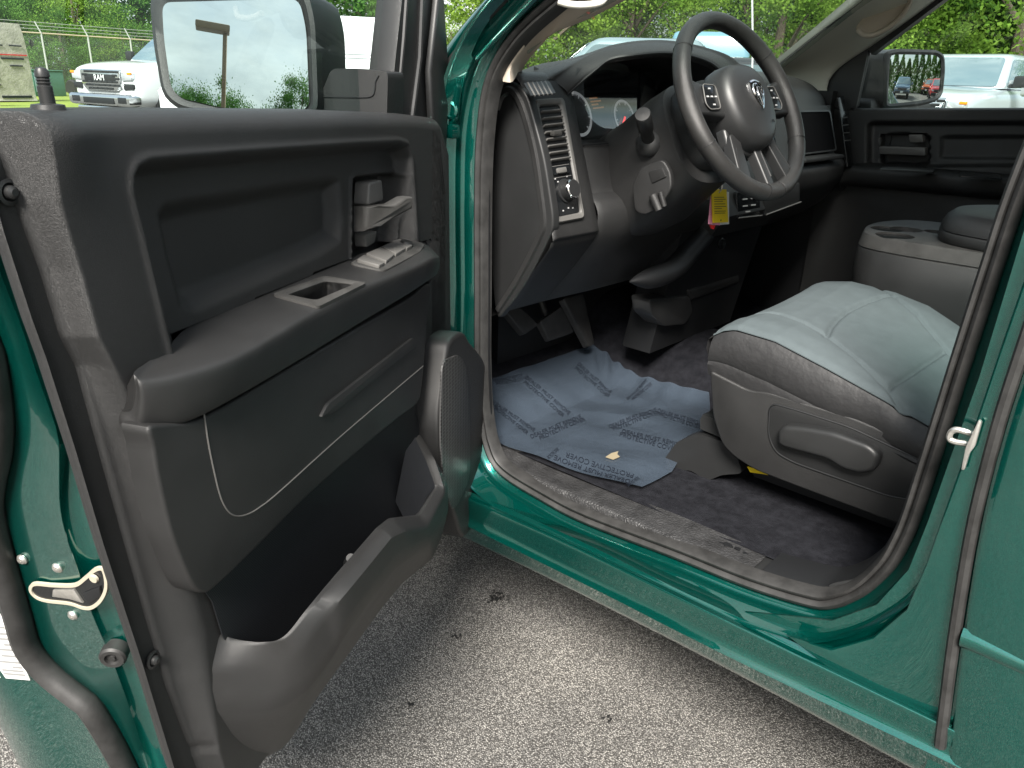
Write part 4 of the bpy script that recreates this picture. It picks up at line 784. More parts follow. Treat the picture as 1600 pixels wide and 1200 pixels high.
make('hub', [g_loft([hub(.92, -.05), hub(1.04, -.03), hub(1.05, -.012), hub(1.0, .012), hub(.94, .024), hub(.8, .031), hub(.5, .036), hub(.1, .038)], cv=True, caps=True)], M['plastic'], whl, sharp=60)
for sgn in (1, -1):
    spk = rnd([w(sgn*a, b, -.022) for a, b in ((.06, .055), (.11, .043), (.15, .052), (.185, .07), (.188, -.02), (.15, -.018), (.11, -.022), (.06, -.03))], .02, 4)
    k = make('spoke', g_slab(spk, nW, .026, .008, 3), M['plastic'], whl, sharp=50)
    bq = rnd([w(sgn*a, b, .0045) for a, b in ((.092, .04), (.135, .042), (.145, .0), (.135, -.012), (.098, -.01))], .008, 3)
    make('button_pad', [g_slab(bq, nW, .004, .002)+(0,), g_tube([p+nW*.004 for p in bq], .0012, 6, closed=True)+(1,)]+[g_box(w(sgn*a, b, .0095), (.007, .003, .0012), np.c_[uW, vW, nW])+(2,) for a, b in ((.118, .032), (.118, -.002), (.104, .015), (.132, .015), (.118, .015))], [M['gloss'], M['bezel'], M['iconwhite']], k)
for a0, a1, wd in ((-.062, -.088, .017), (.062, .088, .017), (0, 0, .011)):
    k = make('lower_spoke', g_slab(rnd([w(a0-wd, -.06, -.024), w(a0+wd, -.06, -.024), w(a1+wd*1.15, -.182 if a1 == 0 else -.168, -.014), w(a1-wd*1.15, -.182 if a1 == 0 else -.168, -.014)], .006), nW, .022, .007, 3), M['plastic'], whl, sharp=50)
    make('spoke_edge', g_tube([w(a0+wd*.8*(1 if a1 >= 0 else -1), -.09, .0), w(a1+wd*.9*(1 if a1 >= 0 else -1), -.16, .006)], .002, 6), M['plastic'], k)
make('spoke_base', g_slab(rnd([w(a, b, -.03) for a, b in ((-.08, -.04), (.08, -.04), (.085, -.085), (.0, -.11), (-.085, -.085))], .01), nW, .022, .008, 3), M['plastic'], whl)
# chrome shield emblem
em = cr([w(a, b+.004, .0365) for a, b in ((-.021, .026), (-.012, .031), (0, .033), (.012, .031), (.021, .026), (.0215, .008), (.015, -.012), (0, -.031), (-.015, -.012), (-.0215, .008))], 50, True)
ei = [sum(em)/len(em)+(p-sum(em)/len(em))*.84 for p in em]
emb = make('emblem', [g_loft([em, [p+nW*.005 for p in em], [p+nW*.006 for p in ei], [p+nW*.003 for p in ei]], cv=True)+(0,), g_slab([p+nW*.002 for p in ei], nW, .001)+(1,)], [M['chrome'], M['gloss']], whl, sharp=40)
hn = []
for s_ in (1, -1):
    q = [(.002, .024), (.010, .022), (.0155, .014), (.0145, .003), (.009, -.001), (.006, .005), (.0085, .010)]
    hn.append(g_tube(cr([w(s_*a, b+.002, .0425) for a, b in q], 24), [.0036*(1-.5*t) for t in np.linspace(0, 1, 24)], 8))
hn.append(g_slab(rnd([w(a, b, .040) for a, b in ((-.005, .02), (.005, .02), (.0045, .0), (.003, -.016), (0, -.021), (-.003, -.016), (-.0045, .0))], .002), nW, .006, .002))
make('emblem_relief', hn, M['chrome'], emb)
make('airbag_mark', g_box(w(.036, -.05, .0355), (.008, .006, .0006), np.c_[uW, vW, nW]), M['darkplastic'], whl)
# ------------------------------------------------------------------ pillars, windscreen
def onW2(p): return onp(p, wp0, wn)
wa, wb_, wc_ = onY((829, 92), -.20), onY((922, 30), -.20), onY((1212, 109), -1.64)
wn = np.cross(wb_-wa, wc_-wa); wn /= np.linalg.norm(wn); wp0 = wa
LFT = [(800, 128), (800, 103), (815, 80), (834, 56), (897, 0), (990, -70), (1090, -140)]
RGT = [(806, 126), (810, 112), (828, 90), (866, 52), (922, 30), (959, 11), (1010, -18)]
RGT2 = [(808, 124), (824, 96), (845, 71), (866, 52), (922, 29), (975, 2), (1060, -40)]
a_, b_2 = even(cr([onY(p, -.107) for p in LFT], 40), 30), even(cr([onW2(p)-wn*0 for p in RGT2], 40), 30)
mid_ = [p*.5+q*.5+A(-.012, .006, .012) for p, q in zip(a_, b_2)]
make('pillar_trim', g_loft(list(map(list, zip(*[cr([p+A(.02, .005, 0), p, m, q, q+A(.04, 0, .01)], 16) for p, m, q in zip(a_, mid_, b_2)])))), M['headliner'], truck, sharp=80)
gh = cr([onp(p, a_[18], A(-.6, .6, .3)) for p in ((872, 2), (890, 7), (915, 8), (940, 3), (950, -14))], 20)
make('grab_handle', g_tube(gh, .006, 10), M['headlinerlight'], truck)
PLf = [(1190, 132), (1217, 108), (1260, 74), (1350, 1), (1400, -42), (1500, -120)]
PRt = [(1292, 160), (1292, 130), (1312, 104), (1360, 72), (1405, 42), (1470, -6), (1600, -110)]
p_, q_ = even(cr([onW2(p) for p in PLf], 40), 30), even(cr([onY(p, -1.73) for p in PRt], 40), 30)
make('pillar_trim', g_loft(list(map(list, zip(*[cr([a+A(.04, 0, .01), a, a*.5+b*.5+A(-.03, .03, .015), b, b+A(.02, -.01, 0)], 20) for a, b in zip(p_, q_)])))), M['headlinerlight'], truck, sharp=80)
gh2 = [onp(p, q_[16]*.45+p_[16]*.55+A(-.02, .03, .02), A(-.55, .75, .3)) for p in ((1340, 46), (1352, 55), (1372, 52), (1400, 34), (1420, 8), (1425, -20))]
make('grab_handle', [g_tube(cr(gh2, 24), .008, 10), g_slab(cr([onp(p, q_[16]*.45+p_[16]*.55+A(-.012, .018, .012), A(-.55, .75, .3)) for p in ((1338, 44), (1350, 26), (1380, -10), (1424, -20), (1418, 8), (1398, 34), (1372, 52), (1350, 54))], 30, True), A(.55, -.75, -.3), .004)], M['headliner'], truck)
wsg = [wa-(wb_-wa)*.6+A(0, .05, 0), wa+(wb_-wa)*3.1+A(0, .02, 0), wc_+(wb_-wa)*3.1+A(0, -.06, 0), wc_-(wb_-wa)*.6+A(0, -.1, 0)]
make('windshield', g_poly(wsg), M['shield'], truck, smooth=False)
make('windshield_band', g_tube([onW2((1212, 110))+A(.012, 0, 0), onW2((1350, 2))+A(.012, 0, 0), onW2((1450, -80))+A(.012, 0, 0)], .005, 6), M['gloss'], truck)
# ------------------------------------------------------------------ passenger door
pdr = make('passenger_door', g_slab([A(x, -1.83, z) for x, z in ((-.05, .5), (1.02, .5), (1.02, 1.36), (-.05, 1.385))], -nY, .10, .02), M['green'], truck)
pdr['label'] = 'closed passenger door with black inner trim'
YP = -1.75
def xz(p, y=YP): q = onY(p, y); return (q[0], q[2])
r1 = [xz(p) for p in ((1353, 195), (1362, 189), (1700, 188), (1700, 262), (1353, 264))]
r2_ = [xz(p, YP-.02) for p in ((1376, 209), (1446, 208), (1452, 214), (1452, 258), (1376, 258))]
r3 = [xz(p, YP-.02) for p in ((1468, 214), (1476, 211), (1700, 210), (1700, 252), (1466, 250))]
gx2 = np.linspace(1.0, -.08, 170); gz2 = np.linspace(.56, 1.0, 120)
zt = lambda x: np.interp(x, [.42, .91], [1.392, 1.368])
XX, ZZ = np.meshgrid(gx2, np.linspace(0, 1, 150), indexing='ij'); ZT = zt(XX)-.012; ZZ = .56+(ZT-.56)*ZZ
PP = np.c_[XX.ravel(), ZZ.ravel()]
d = -.022*sst(sdf(PP, r1), 0, .015)-.035*sst(sdf(PP, r2_), 0, .006)-.010*sst(sdf(PP, r3), 0, .012)
d = d.reshape(XX.shape); z6 = onY((1450, 272), YP)[2]
d += .0*XX
rowsP = []
for i in range(len(gx2)):
    r = [A(XX[i, j], YP+d[i, j], ZZ[i, j]) for j in range(150)]
    b = r[-1]; r += [b+A(0, -.02*(1-math.cos(t)), .012*math.sin(t)) for t in np.linspace(.2, math.pi/2, 6)]; r.append(r[-1]+A(0, -.06, 0)); rowsP.append(r)
make('door_trim', g_loft(rowsP), M['fine'], pdr, sharp=70)
sh_ = [xz(p, YP+.04) for p in ((1352, 268), (1600, 282))]
ae = [[A(x, y, z) for y, z in ((YP-.02, zz_+.012), (YP+.03, zz_+.006), (YP+.055, zz_-.002), (YP+.062, zz_-.018), (YP+.055, zz_-.05), (YP+.03, zz_-.066), (YP-.02, zz_-.07))] for x, zz_ in ((.905, 1.165), (.89, 1.18), (.8, 1.183), (.4, 1.19), (-.05, 1.2))]
make('armrest', s_loft(ae, 30, 24, caps=True), M['fine'], pdr, sharp=50)
make('pull_cup', [g_slab(rnd([onZ(p, 1.197) for p in ((1500, 270), (1560, 274), (1566, 281), (1498, 276))], .008), EZ, .003)], M['gloss'], pdr)
make('window_switch', g_slab(rnd([onZ(p, 1.193) for p in ((1378, 263), (1460, 266), (1458, 271), (1374, 267))], .006), EZ, .006, .002), M['plastic'], pdr)
make('door_handle', [g_slab(rnd([onY(p, YP-.03) for p in ((1378, 228), (1450, 230), (1450, 243), (1378, 240))], .006), nY, .03, .006), g_slab(rnd([onY(p, YP-.04) for p in ((1424, 210), (1445, 210), (1447, 222), (1426, 222))], .004), nY, .03, .005)], M['bezel'], pdr)
make('sail_panel', g_slab([onY(p, -1.745) for p in ((1266, 140), (1280, 112), (1300, 92), (1338, 74), (1358, 70), (1352, 100), (1338, 166), (1324, 172), (1290, 160))], -nY, .03, .004), M['plastic'], pdr)
make('window_frame', [g_tube([onY(p, -1.76) for p in ((1357, 72), (1352, 98), (1342, 140), (1334, 172))], .009, 8), g_sweep([onY((1358, 74), -1.76), A(.62, -1.74, 1.80), A(.4, -1.72, 1.86), A(0., -1.72, 1.88), A(-.06, -1.74, 1.7), A(-.08, -1.76, 1.38)], [(-.03, -.02), (.03, -.02), (.03, .02), (-.03, .02)], nY, cp=True)], M['plastic'], pdr)
make('window_glass', g_poly([onY((1335, 172), -1.775), A(.93, -1.775, 1.52), A(.6, -1.75, 1.82), A(-.02, -1.73, 1.88), A(-.08, -1.775, 1.37)]), M['tint'], pdr, smooth=False)
nP = A(-.865, .50, .0); nP /= np.linalg.norm(nP); cP = onY((1430, 120), -1.98)
def onPm(p, o=0.): return onp(p, cP+nP*o, nP)
mg = rnd([onPm(p, .0) for p in ((1391, 87), (1400, 85), (1462, 86), (1471, 92), (1470, 142), (1462, 152), (1440, 157), (1387, 163))], .012, 4)
mh = rnd([onPm(p) for p in ((1380, 82), (1402, 76), (1464, 78), (1476, 86), (1477, 110), (1473, 148), (1462, 159), (1436, 166), (1380, 170))], .016, 4)
mg, mh = even(mg, 60, True), even(mh, 60, True)
mcn = sum(mh)/len(mh)
mgc = even(mg, 48, True); cvx = lambda q: q-nP*(np.linalg.norm(q-cP)**2/(2*1.3))+nP*.003
make('mirror_glass', g_loft([[cvx(cP+(q-cP)*k) for q in mgc] for k in np.linspace(1, .02, 14)], cv=True, caps=False), M['mirror'], pdr, sharp=180)
make('mirror_housing', [g_loft([[p-nP*.012 for p in mg], mg, [a*.5+b*.5+nP*.005 for a, b in zip(mg, mh)], mh, [p-nP*.03 for p in mh], [mcn+(p-mcn)*.97-nP*.10+A(.0, .03, 0) for p in mh], [mcn+(p-mcn)*.8-nP*.17+A(0, .05, 0) for p in mh], [mcn+(p-mcn)*.02-nP*.19+A(0, .05, 0) for p in mh]], cv=True), g_box(A(.93, -1.88, 1.37), (.08, .14, .06), bev=.02)], M['fine'], pdr, sharp=45)
ORG = A(0, 0, 0)
# ------------------------------------------------------------------ loose things in the cab
def onfloor(p, lift=0.):
    z = .62
    for _ in range(25):
        q = onZ(p, z); z = .6*z+.4*(float(zfloor(q[0], q[1]))+lift)
    return q
NB = 90
bt = even(cr([A(*p) for p in ((767, 592), (800, 581), (840, 567), (880, 553), (925, 536))], 40), NB)
bb = even(cr([A(*p) for p in ((768, 660), (780, 692), (840, 713), (900, 735), (960, 752), (1003, 762))], 60), NB)
lf = even([A(767, 592), A(767, 620), A(768, 660)], NB); rt = even([A(*p) for p in ((925, 536), (945, 548), (975, 572), (1003, 588), (1060, 601), (1108, 612), (1110, 640), (1090, 685), (1070, 705), (1050, 737), (1003, 762))], NB)
rng = np.random.default_rng(3); fr_ = rng.normal(size=(10, 2))*14; ph_ = rng.uniform(0, 6, 10)
def mat_pt(p, o=0.):
    q = onfloor(p, .012); x, y = q[0], q[1]
    wv = sum(math.sin(fr_[k, 0]*x+fr_[k, 1]*y+ph_[k]) for k in range(10))*.0011
    ex = math.exp(-((p[0]-1000)/70)**2-((p[1]-600)/28)**2); wv += ex*.005*math.sin(p[0]*.16+p[1]*.10)
    ex = math.exp(-((p[0]-955)/25)**2-((p[1]-560)/22)**2); wv += ex*.009*math.sin(p[0]*.3)
    return q+EZ*(wv+o)
mr_ = []
for i in range(NB):
    v_ = i/(NB-1); r = []
    for j in range(NB):
        u_ = j/(NB-1)
        p = (1-v_)*bt[j]+v_*bb[j]+(1-u_)*lf[i]+u_*rt[i]-((1-u_)*(1-v_)*bt[0]+u_*(1-v_)*bt[-1]+(1-u_)*v_*bb[0]+u_*v_*bb[-1])
        r.append(mat_pt(p))
    mr_.append(r)
ORG = mr_[NB//2][NB//2]
M['film'] = mat('plastic_film', (.05, .066, .088), .15, bk=(16, .45, .012, 'noise', 6), var=.12, vscale=7, coat=.6)
M['film'].node_tree.nodes['Principled BSDF'].inputs['Alpha'].default_value = .78
fm = tag(make('floor_cover', g_loft(mr_), M['film'], sharp=180), 'crinkled blue-grey plastic protective sheet with black lettering on the carpet before the pedals', 'floor cover'); fm.location = ORG
def writing(s, a, b, size):
    """size: letter height in picture steps; runs a -> b on the sheet"""
    a, b = A(*a), A(*b); u = (b-a); L = np.linalg.norm(u); u /= L; v = A(u[1], -u[0])
    c = bpy.data.curves.new('t', 'FONT'); c.body = s; c.size = 1; c.align_x = 'CENTER'; c.align_y = 'CENTER'
    ob = bpy.data.objects.new('t', c); COL.objects.link(ob); bpy.context.view_layer.update()
    me = bpy.data.meshes.new_from_object(ob.evaluated_get(bpy.context.evaluated_depsgraph_get())); W = max(p.co.x for p in me.vertices)-min(p.co.x for p in me.vertices)
    g = [mat_pt((a+b)/2+u*p.co.x*L/W+v*p.co.y*size, .0022) for p in me.vertices], [list(q.vertices) for q in me.polygons]
    bpy.data.objects.remove(ob); return g
D1, D2 = 'DEALER MUST REMOVE', 'PROTECTIVE COVER'
wr = []
for s, a, b, z in ((D1, (772, 598), (816, 588), 7), (D2, (775, 604), (826, 592), 7), (D1, (822, 592), (890, 648), 8), (D2, (819, 599), (880, 652), 8), (D1, (771, 633), (835, 676), 8), (D2, (772, 641), (824, 681), 8),
                   (D1, (829, 686), (908, 652), 9), (D2, (843, 688), (914, 656), 9), (D1, (903, 568), (955, 612), 8), (D2, (899, 574), (952, 620), 8), (D1, (980, 624), (1010, 596), 7), (D2, (988, 626), (1018, 600), 7),
                   (D1, (952, 668), (1026, 640), 9), (D2, (957, 672), (1030, 644), 9), (D1, (1028, 641), (1098, 664), 9), (D2, (1030, 647), (1094, 669), 9), (D1, (972, 675), (1070, 700), 10), (D2, (968, 681), (1058, 706), 10),
                   (D2, (990, 745), (884, 712), 10), (D1, (984, 755), (866, 716), 10), (D2, (856, 718), (872, 704), 8), (D1, (980, 762), (998, 748), 8)):
    wr.append(writing(s, a, b, z))
make('printed_lettering', wr, M['ink'], fm, smooth=False)
M['stain'] = mat('leaf_bit', (.24, .20, .13), .8)
lf_ = [mat_pt(p, .003) for p in ((946, 718), (955, 712), (966, 708), (964, 714), (968, 718), (958, 722))]
ORG = lf_[0]; tag(make('dry_leaf', g_slab(lf_, EZ, .0015), M['stain']), 'small pale dry leaf scrap lying on the plastic floor sheet', 'leaf').location = ORG
kx = .80
kt = [onX(p, kx) for p in ((1111, 296), (1134, 296), (1137, 347), (1113, 348))]; ORG = kt[0]
key = tag(empty('key_tag', ORG), 'yellow and pink paper key tags hanging from the ignition below the steering wheel', 'key tag')
make('yellow_tag', g_slab(kt, A(-1, 0, 0), .002), M['yellow'], key)
kk = lambda a, b: kt[0]*(1-a)*(1-b)+kt[1]*a*(1-b)+kt[3]*(1-a)*b+kt[2]*a*b
make('tag_print', [g_slab([kk(a, b)+A(-.0022, 0, 0) for a, b in ((.12, t), (w_, t), (w_, t+.018), (.12, t+.018))], A(-1, 0, 0), .0004) for t, w_ in ((.22, .8), (.28, .9), (.34, .7), (.42, .85), (.5, .9), (.56, .6), (.64, .85), (.7, .8))]+[g_slab(circle(kk(.5, t)+A(-.0022, 0, 0), .0024, A(-1, 0, 0), 12), A(-1, 0, 0), .0004) for t in (.08, .93)], M['ink'], key)
make('pink_tag', g_slab([onX(p, kx+.004) for p in ((1110, 306), (1118, 306), (1124, 352), (1106, 350))], A(-1, 0, 0), .002), M['pink'], key)
make('clear_sleeve', g_slab([onX(p, kx+.008) for p in ((1114, 294), (1138, 300), (1138, 350), (1112, 352))], A(-1, 0, 0), .002), M['label'], key)
make('red_tip', g_slab([onX(p, kx+.008) for p in ((1108, 351), (1116, 352), (1113, 358), (1110, 357))], A(-1, 0, 0), .004), M['red'], key)
make('key_ring', [g_tube(circle(onX((1122, 293), kx), .012, A(-1, .4, 0), 24), .0016, 6, closed=True), g_tube([onX((1122, 296), kx), onX((1104, 303), kx+.03)], .004, 8), g_lathe([(.012, 0), (.012, .004), (0, .004)], onX((1106, 304), kx+.03), A(-1, .5, 0), 14)], M['steel'], key)
ORG = A(0, 0, 0)
# ================================================================== the lot
def asphalt():
    m, nt, b, N = nodes('asphalt'); L = nt.links.new; tc = N('ShaderNodeTexCoord')
    v = N('ShaderNodeTexVoronoi', Scale=285.); L(tc.outputs['Object'], v.inputs['Vector'])
    v2 = N('ShaderNodeTexVoronoi', Scale=95.); L(tc.outputs['Object'], v2.inputs['Vector'])
    rp = N('ShaderNodeValToRGB'); e = rp.color_ramp.elements; e[0].position = 0.; e[0].color = (.17, .165, .155, 1); e[1].position = 1.; e[1].color = (.62, .60, .56, 1)
    n = rp.color_ramp.elements.new(.5); n.color = (.31, .30, .285, 1)
    sp = N('ShaderNodeSeparateColor'); L(v.outputs['Color'], sp.inputs[0]); L(sp.outputs[0], rp.inputs[0])
    r2 = N('ShaderNodeValToRGB'); r2.color_ramp.elements[0].position = .2; r2.color_ramp.elements[1].position = .62; r2.color_ramp.elements[0].color = (1, 1, 1, 1); r2.color_ramp.elements[1].color = (.24, .235, .23, 1)
    L(v.outputs['Distance'], r2.inputs[0])
    m1 = N('ShaderNodeMixRGB', blend_type='MULTIPLY'); m1.inputs[0].default_value = 1.; L(rp.outputs[0], m1.inputs[1]); L(r2.outputs[0], m1.inputs[2])
    no = N('ShaderNodeTexNoise', Scale=1.6, Detail=7., Roughness=.6); L(tc.outputs['Object'], no.inputs['Vector'])
    r3 = N('ShaderNodeValToRGB'); r3.color_ramp.elements[0].position = .3; r3.color_ramp.elements[0].color = (.62, .62, .63, 1); r3.color_ramp.elements[1].position = .7; r3.color_ramp.elements[1].color = (.98, .97, .95, 1)
    L(no.outputs['Fac'], r3.inputs[0])
    m2 = N('ShaderNodeMixRGB', blend_type='MULTIPLY'); m2.inputs[0].default_value = 1.; L(m1.outputs[0], m2.inputs[1]); L(r3.outputs[0], m2.inputs[2])
    # a few dark oil spots
    no3 = N('ShaderNodeTexNoise', Scale=3.1, Detail=4.); L(tc.outputs['Object'], no3.inputs['Vector']); r4 = N('ShaderNodeValToRGB'); r4.color_ramp.elements[0].position = .72; r4.color_ramp.elements[1].position = .78
    r4.color_ramp.elements[0].color = (1, 1, 1, 1); r4.color_ramp.elements[1].color = (.35, .34, .33, 1); L(no3.outputs['Fac'], r4.inputs[0])
    m3 = N('ShaderNodeMixRGB', blend_type='MULTIPLY'); m3.inputs[0].default_value = 1.; L(m2.outputs[0], m3.inputs[1]); L(r4.outputs[0], m3.inputs[2])
    L(m3.outputs[0], b.inputs['Base Color']); b.inputs['Roughness'].default_value = .8
    bp = N('ShaderNodeBump', Strength=.8, Distance=.005); bp.invert = True; L(v.outputs['Distance'], bp.inputs['Height']); L(bp.outputs[0], b.inputs['Normal'])
    return m
M['asphalt'] = asphalt()
def grass_m():
    m, nt, b, N = nodes('grass'); L = nt.links.new; tc = N('ShaderNodeTexCoord'); no = N('ShaderNodeTexNoise', Scale=1.2, Detail=10., Roughness=.75); L(tc.outputs['Object'], no.inputs['Vector'])
    rp = N('ShaderNodeValToRGB'); rp.color_ramp.elements[0].position = .3; rp.color_ramp.elements[0].color = (.09, .17, .02, 1); rp.color_ramp.elements[1].position = .7; rp.color_ramp.elements[1].color = (.28, .30, .05, 1)
    L(no.outputs['Fac'], rp.inputs[0]); L(rp.outputs[0], b.inputs['Base Color']); b.inputs['Roughness'].default_value = .9; return m
M['grass'] = grass_m()
g = make('ground', g_loft([[A(x, y, 0) for y in np.linspace(-400, 400, 9)] for x in np.linspace(-400, 400, 9)]), M['asphalt']); tag(g, kind='structure', label='rough grey asphalt of the lot')
rng = np.random.default_rng(5)
sp_ = []
for p, r, k in (((776, 933), .022, 26), ((712, 995), .012, 5), ((950, 1125), .010, 4), ((640, 1100), .009, 4)):
    c = onZ(p, .0)
    for _ in range(k):
        q = c+A(*(rng.normal(size=2)*A(r*.6, r*.6)), 0)
        a0 = rng.uniform(0, 6)
        sp_.append(g_slab([q+A(math.cos(t+a0)*rr, math.sin(t+a0)*rr, .0005) for t, rr in zip(np.linspace(0, 2*math.pi, 7, endpoint=False), rng.uniform(.002, .006, 7))], EZ, .0025, .001))
M['tar'] = mat('tar', (.012, .012, .012), .5)
tag(make('tar_spots', sp_, M['tar']), 'dark spots of tar spattered on the grey asphalt', kind='stuff')
# ------------------------------------------------------------------ places in the lot
def bgp(px, D):
    d = ray((px, 110)); d[2] = 0; d /= np.linalg.norm(d); return A(CAM[0]+d[0]*D, CAM[1]+d[1]*D, 0)
def mref(p, c, n, R_=None):
    q = onp(p, c, n); m = n.copy()
    if R_: m = n+(q-c)/R_; m /= np.linalg.norm(m)
    d = ray(p); d /= np.linalg.norm(d); return q, d-2*(d@m)*m
def mground(p, c, n, D, R_=None):
    q, r = mref(p, c, n, R_); h = math.hypot(r[0], r[1]); P = q+r/h*D
    return A(P[0], P[1], 0), P[2], math.atan2(r[1], r[0])

def paint2(name, col, rough=.25, metal=.0):
    return mat(name, col, rough, metal, coat=1.)
M['whitep'] = paint2('white_car_paint', (.74, .75, .76)); M['bluegrey'] = paint2('pale_blue_car_paint', (.30, .40, .44), .3, .4); M['bluevan'] = paint2('blue_van_paint', (.16, .33, .42))
M['darkcar'] = paint2('dark_car_paint', (.03, .035, .04)); M['silverp'] = paint2('silver_car_paint', (.45, .50, .54), .3, .4); M['bluesuv'] = paint2('blue_suv_paint', (.06, .12, .2)); M['redp'] = paint2('red_car_paint', (.5, .02, .03)); M['orangep'] = paint2('orange_car_paint', (.55, .11, .02))
M['carglass'] = mat('car_glass', (.10, .15, .17), .03, coat=1., spec=1.)
M['tyre'] = mat('tyre', (.02, .02, .02), .8); M['trimblack'] = mat('black_trim', (.015, .016, .017), .5); M['lamp'] = mat('lamp_lens', (.6, .62, .65), .1, .5)
def sect(x, zb, zt, w_, r=.10):
    h = [(-.86*w_, zb), (-.97*w_, zb+.10), (-w_, zb+.28*(zt-zb)), (-w_, zt-1.8*r), (-.975*w_, zt-.8*r), (-.90*w_, zt-.15*r), (-.6*w_, zt+.01), (0, zt+.03)]
    return [A(x, y, z) for y, z in h]+[A(x, -y, z) for y, z in h[-2::-1]]
KIND = {
 'pickup': dict(st=[(0, .62, 1.12, .90), (-.08, .5, 1.26, .98), (-.5, .48, 1.36, 1.01), (-1.45, .48, 1.40, 1.02), (-3.6, .48, 1.42, 1.02), (-5.7, .55, 1.44, 1.0), (-5.8, .6, 1.40, .97)], gh=(-1.35, -2.05, -3.45, -3.75, 1.40, 2.0), wh=(-1.0, -4.6), r=.42, W=1.02),
 'suv': dict(st=[(0, .5, .85, .80), (-.1, .4, .98, .90), (-.8, .35, 1.05, .94), (-1.3, .35, 1.1, .95), (-4.2, .38, 1.15, .95), (-4.55, .5, 1.1, .88)], gh=(-1.1, -1.75, -4.1, -4.5, 1.1, 1.72), wh=(-.95, -3.6), r=.36, W=.95),
 'car': dict(st=[(0, .45, .72, .78), (-.1, .3, .85, .88), (-.9, .28, .95, .92), (-3.4, .3, 1.0, .92), (-4.3, .4, .98, .84)], gh=(-1.0, -1.75, -3.2, -3.9, .97, 1.48), wh=(-.85, -3.4), r=.34, W=.92),
 'van': dict(st=[(0, .5, .9, .85), (-.1, .4, 1.1, .97), (-.9, .38, 1.3, 1.0), (-5.0, .4, 1.35, 1.0), (-5.4, .45, 1.35, .98)], gh=(-.7, -1.5, -5.2, -5.4, 1.3, 2.62), wh=(-.95, -4.3), r=.37, W=1.0)}
def vehicle(name, label, cat, loc, head, kind, paint_, group=None, panes=True, scale=1.):
    global ORG
    ORG = A(0, 0, 0); K = KIND[kind]; W = K['W']
    e = tag(empty(name, tuple(loc), rz=head), label, cat, group); e.scale = (scale,)*3
    body = s_loft([sect(*s) for s in K['st']], 40, 30, caps=True)
    bo_ = make('body', [body], paint_, e, sharp=55)
    for x in K['wh']:
        for s in (1, -1):
            y = s*(W-.10)
            make('wheel_arch', g_lathe([(K['r']+.09, -.06), (K['r']+.09, .02)], A(x, s*(W-.015), K['r']+.03), A(0, s, 0), 28), M['trimblack'], e)
            make('wheel', [g_lathe([(K['r']*.6, -.1), (K['r']*.95, -.1), (K['r'], -.05), (K['r'], .08), (K['r']*.95, .11), (K['r']*.64, .115), (K['r']*.6, .09)], A(x, y, K['r']), A(0, s, 0), 28)+(0,), g_lathe([(K['r']*.62, .08), (K['r']*.5, .10), (K['r']*.2, .07), (0, .09)], A(x, y, K['r']), A(0, s, 0), 18)+(1,)], [M['tyre'], M['silver']], e)
    a, b, c, d, z0, z1 = K['gh']; wb, wt = W*.93, W*.74
    if kind == 'van': wt = W*.84
    B = lambda x, y, z: A(x, y, z)
    ringz = []
    for t, z in ((0, z0-.03), (.5, None), (.9, None), (.97, None), (1, None), (1.02, None)):
        z = z0+(z1-z0)*min(t, 1)+(.0 if t <= 1 else .015); k = min(t, 1); x0, x1 = a+(b-a)*k, d+(c-d)*k; w2 = wb+(wt-wb)*k
        sh2 = {0: 0, .5: 0, .9: 0, .97: .03, 1: .08, 1.02: .3}[t]; x0 -= sh2; x1 += sh2; w2 -= sh2*.9
        ringz.append(rnd([B(x0, -w2, z), B(x0, w2, z), B(x1, w2, z), B(x1, -w2, z)], .14, 4))
    make('cab', g_loft(ringz, cv=True, caps=True), paint_, e, sharp=45)
    def side(s, x0, x1, k0=.10, k1=.84):
        L_ = []
        for k, xs in ((k0, (x0, x1)), (k1, (x0, x1))):
            xa, xb = a+(b-a)*k, d+(c-d)*k; w2 = wb+(wt-wb)*k; z = z0+(z1-z0)*k
            L_.append([B(max(min(x, xa-.10), xb+.10), s*(w2+.004), z) for x in xs])
        q = [L_[0][0], L_[0][1], L_[1][1], L_[1][0]]
        n = np.cross(q[1]-q[0], q[3]-q[0]); n /= np.linalg.norm(n); n = n*np.sign(n[1]*s)
        return rnd(q, .06, 3), n
    if panes:
        m_ = (b+c)/2-.1
        for s in (1, -1):
            if kind == 'van': lst = [(a, b-.7)]
            elif kind == 'suv': lst = [(a-.25, m_+.3), (m_+.22, m_-.75), (m_-.83, d)]
            else: lst = [(a-.25, m_+.04), (m_-.05, d)]
            for x0, x1 in lst:
                q, n = side(s, x0, x1, .06 if kind != 'van' else .02, .84 if kind != 'van' else .5); make('side_window', g_slab(q, n, .012, .004), M['carglass'], e)
            make('door_mirror', [g_box(B(a-.25, s*(W+.13), z0+.12), (.10, .2, .2), bev=.03), g_box(B(a-.28, s*(W+.02), z0+.05), (.08, .14, .07), bev=.02)], M['trimblack'] if kind == 'pickup' else paint_, e)
        for xa, xt, nm in ((a, b, 'windshield'), (d, c, 'rear_window')):
            sg = 1 if nm == 'windshield' else -1; k0, k1 = (.05, .88) if kind != 'van' else (.02, .5)
            f = lambda k, y: B(xa+(xt-xa)*k+sg*.006, y*(wb+(wt-wb)*k-.09), z0+(z1-z0)*k)
            q = [f(k0, -1), f(k0, 1), f(k1, 1), f(k1, -1)]; n = np.cross(q[1]-q[0], q[3]-q[0]); n /= np.linalg.norm(n); n = n*np.sign(n[0]*sg)
            make(nm, g_slab(rnd(q, .08, 3), n, .012, .004), M['carglass'], e)
    x_, zb, zt, w2 = K['st'][1]
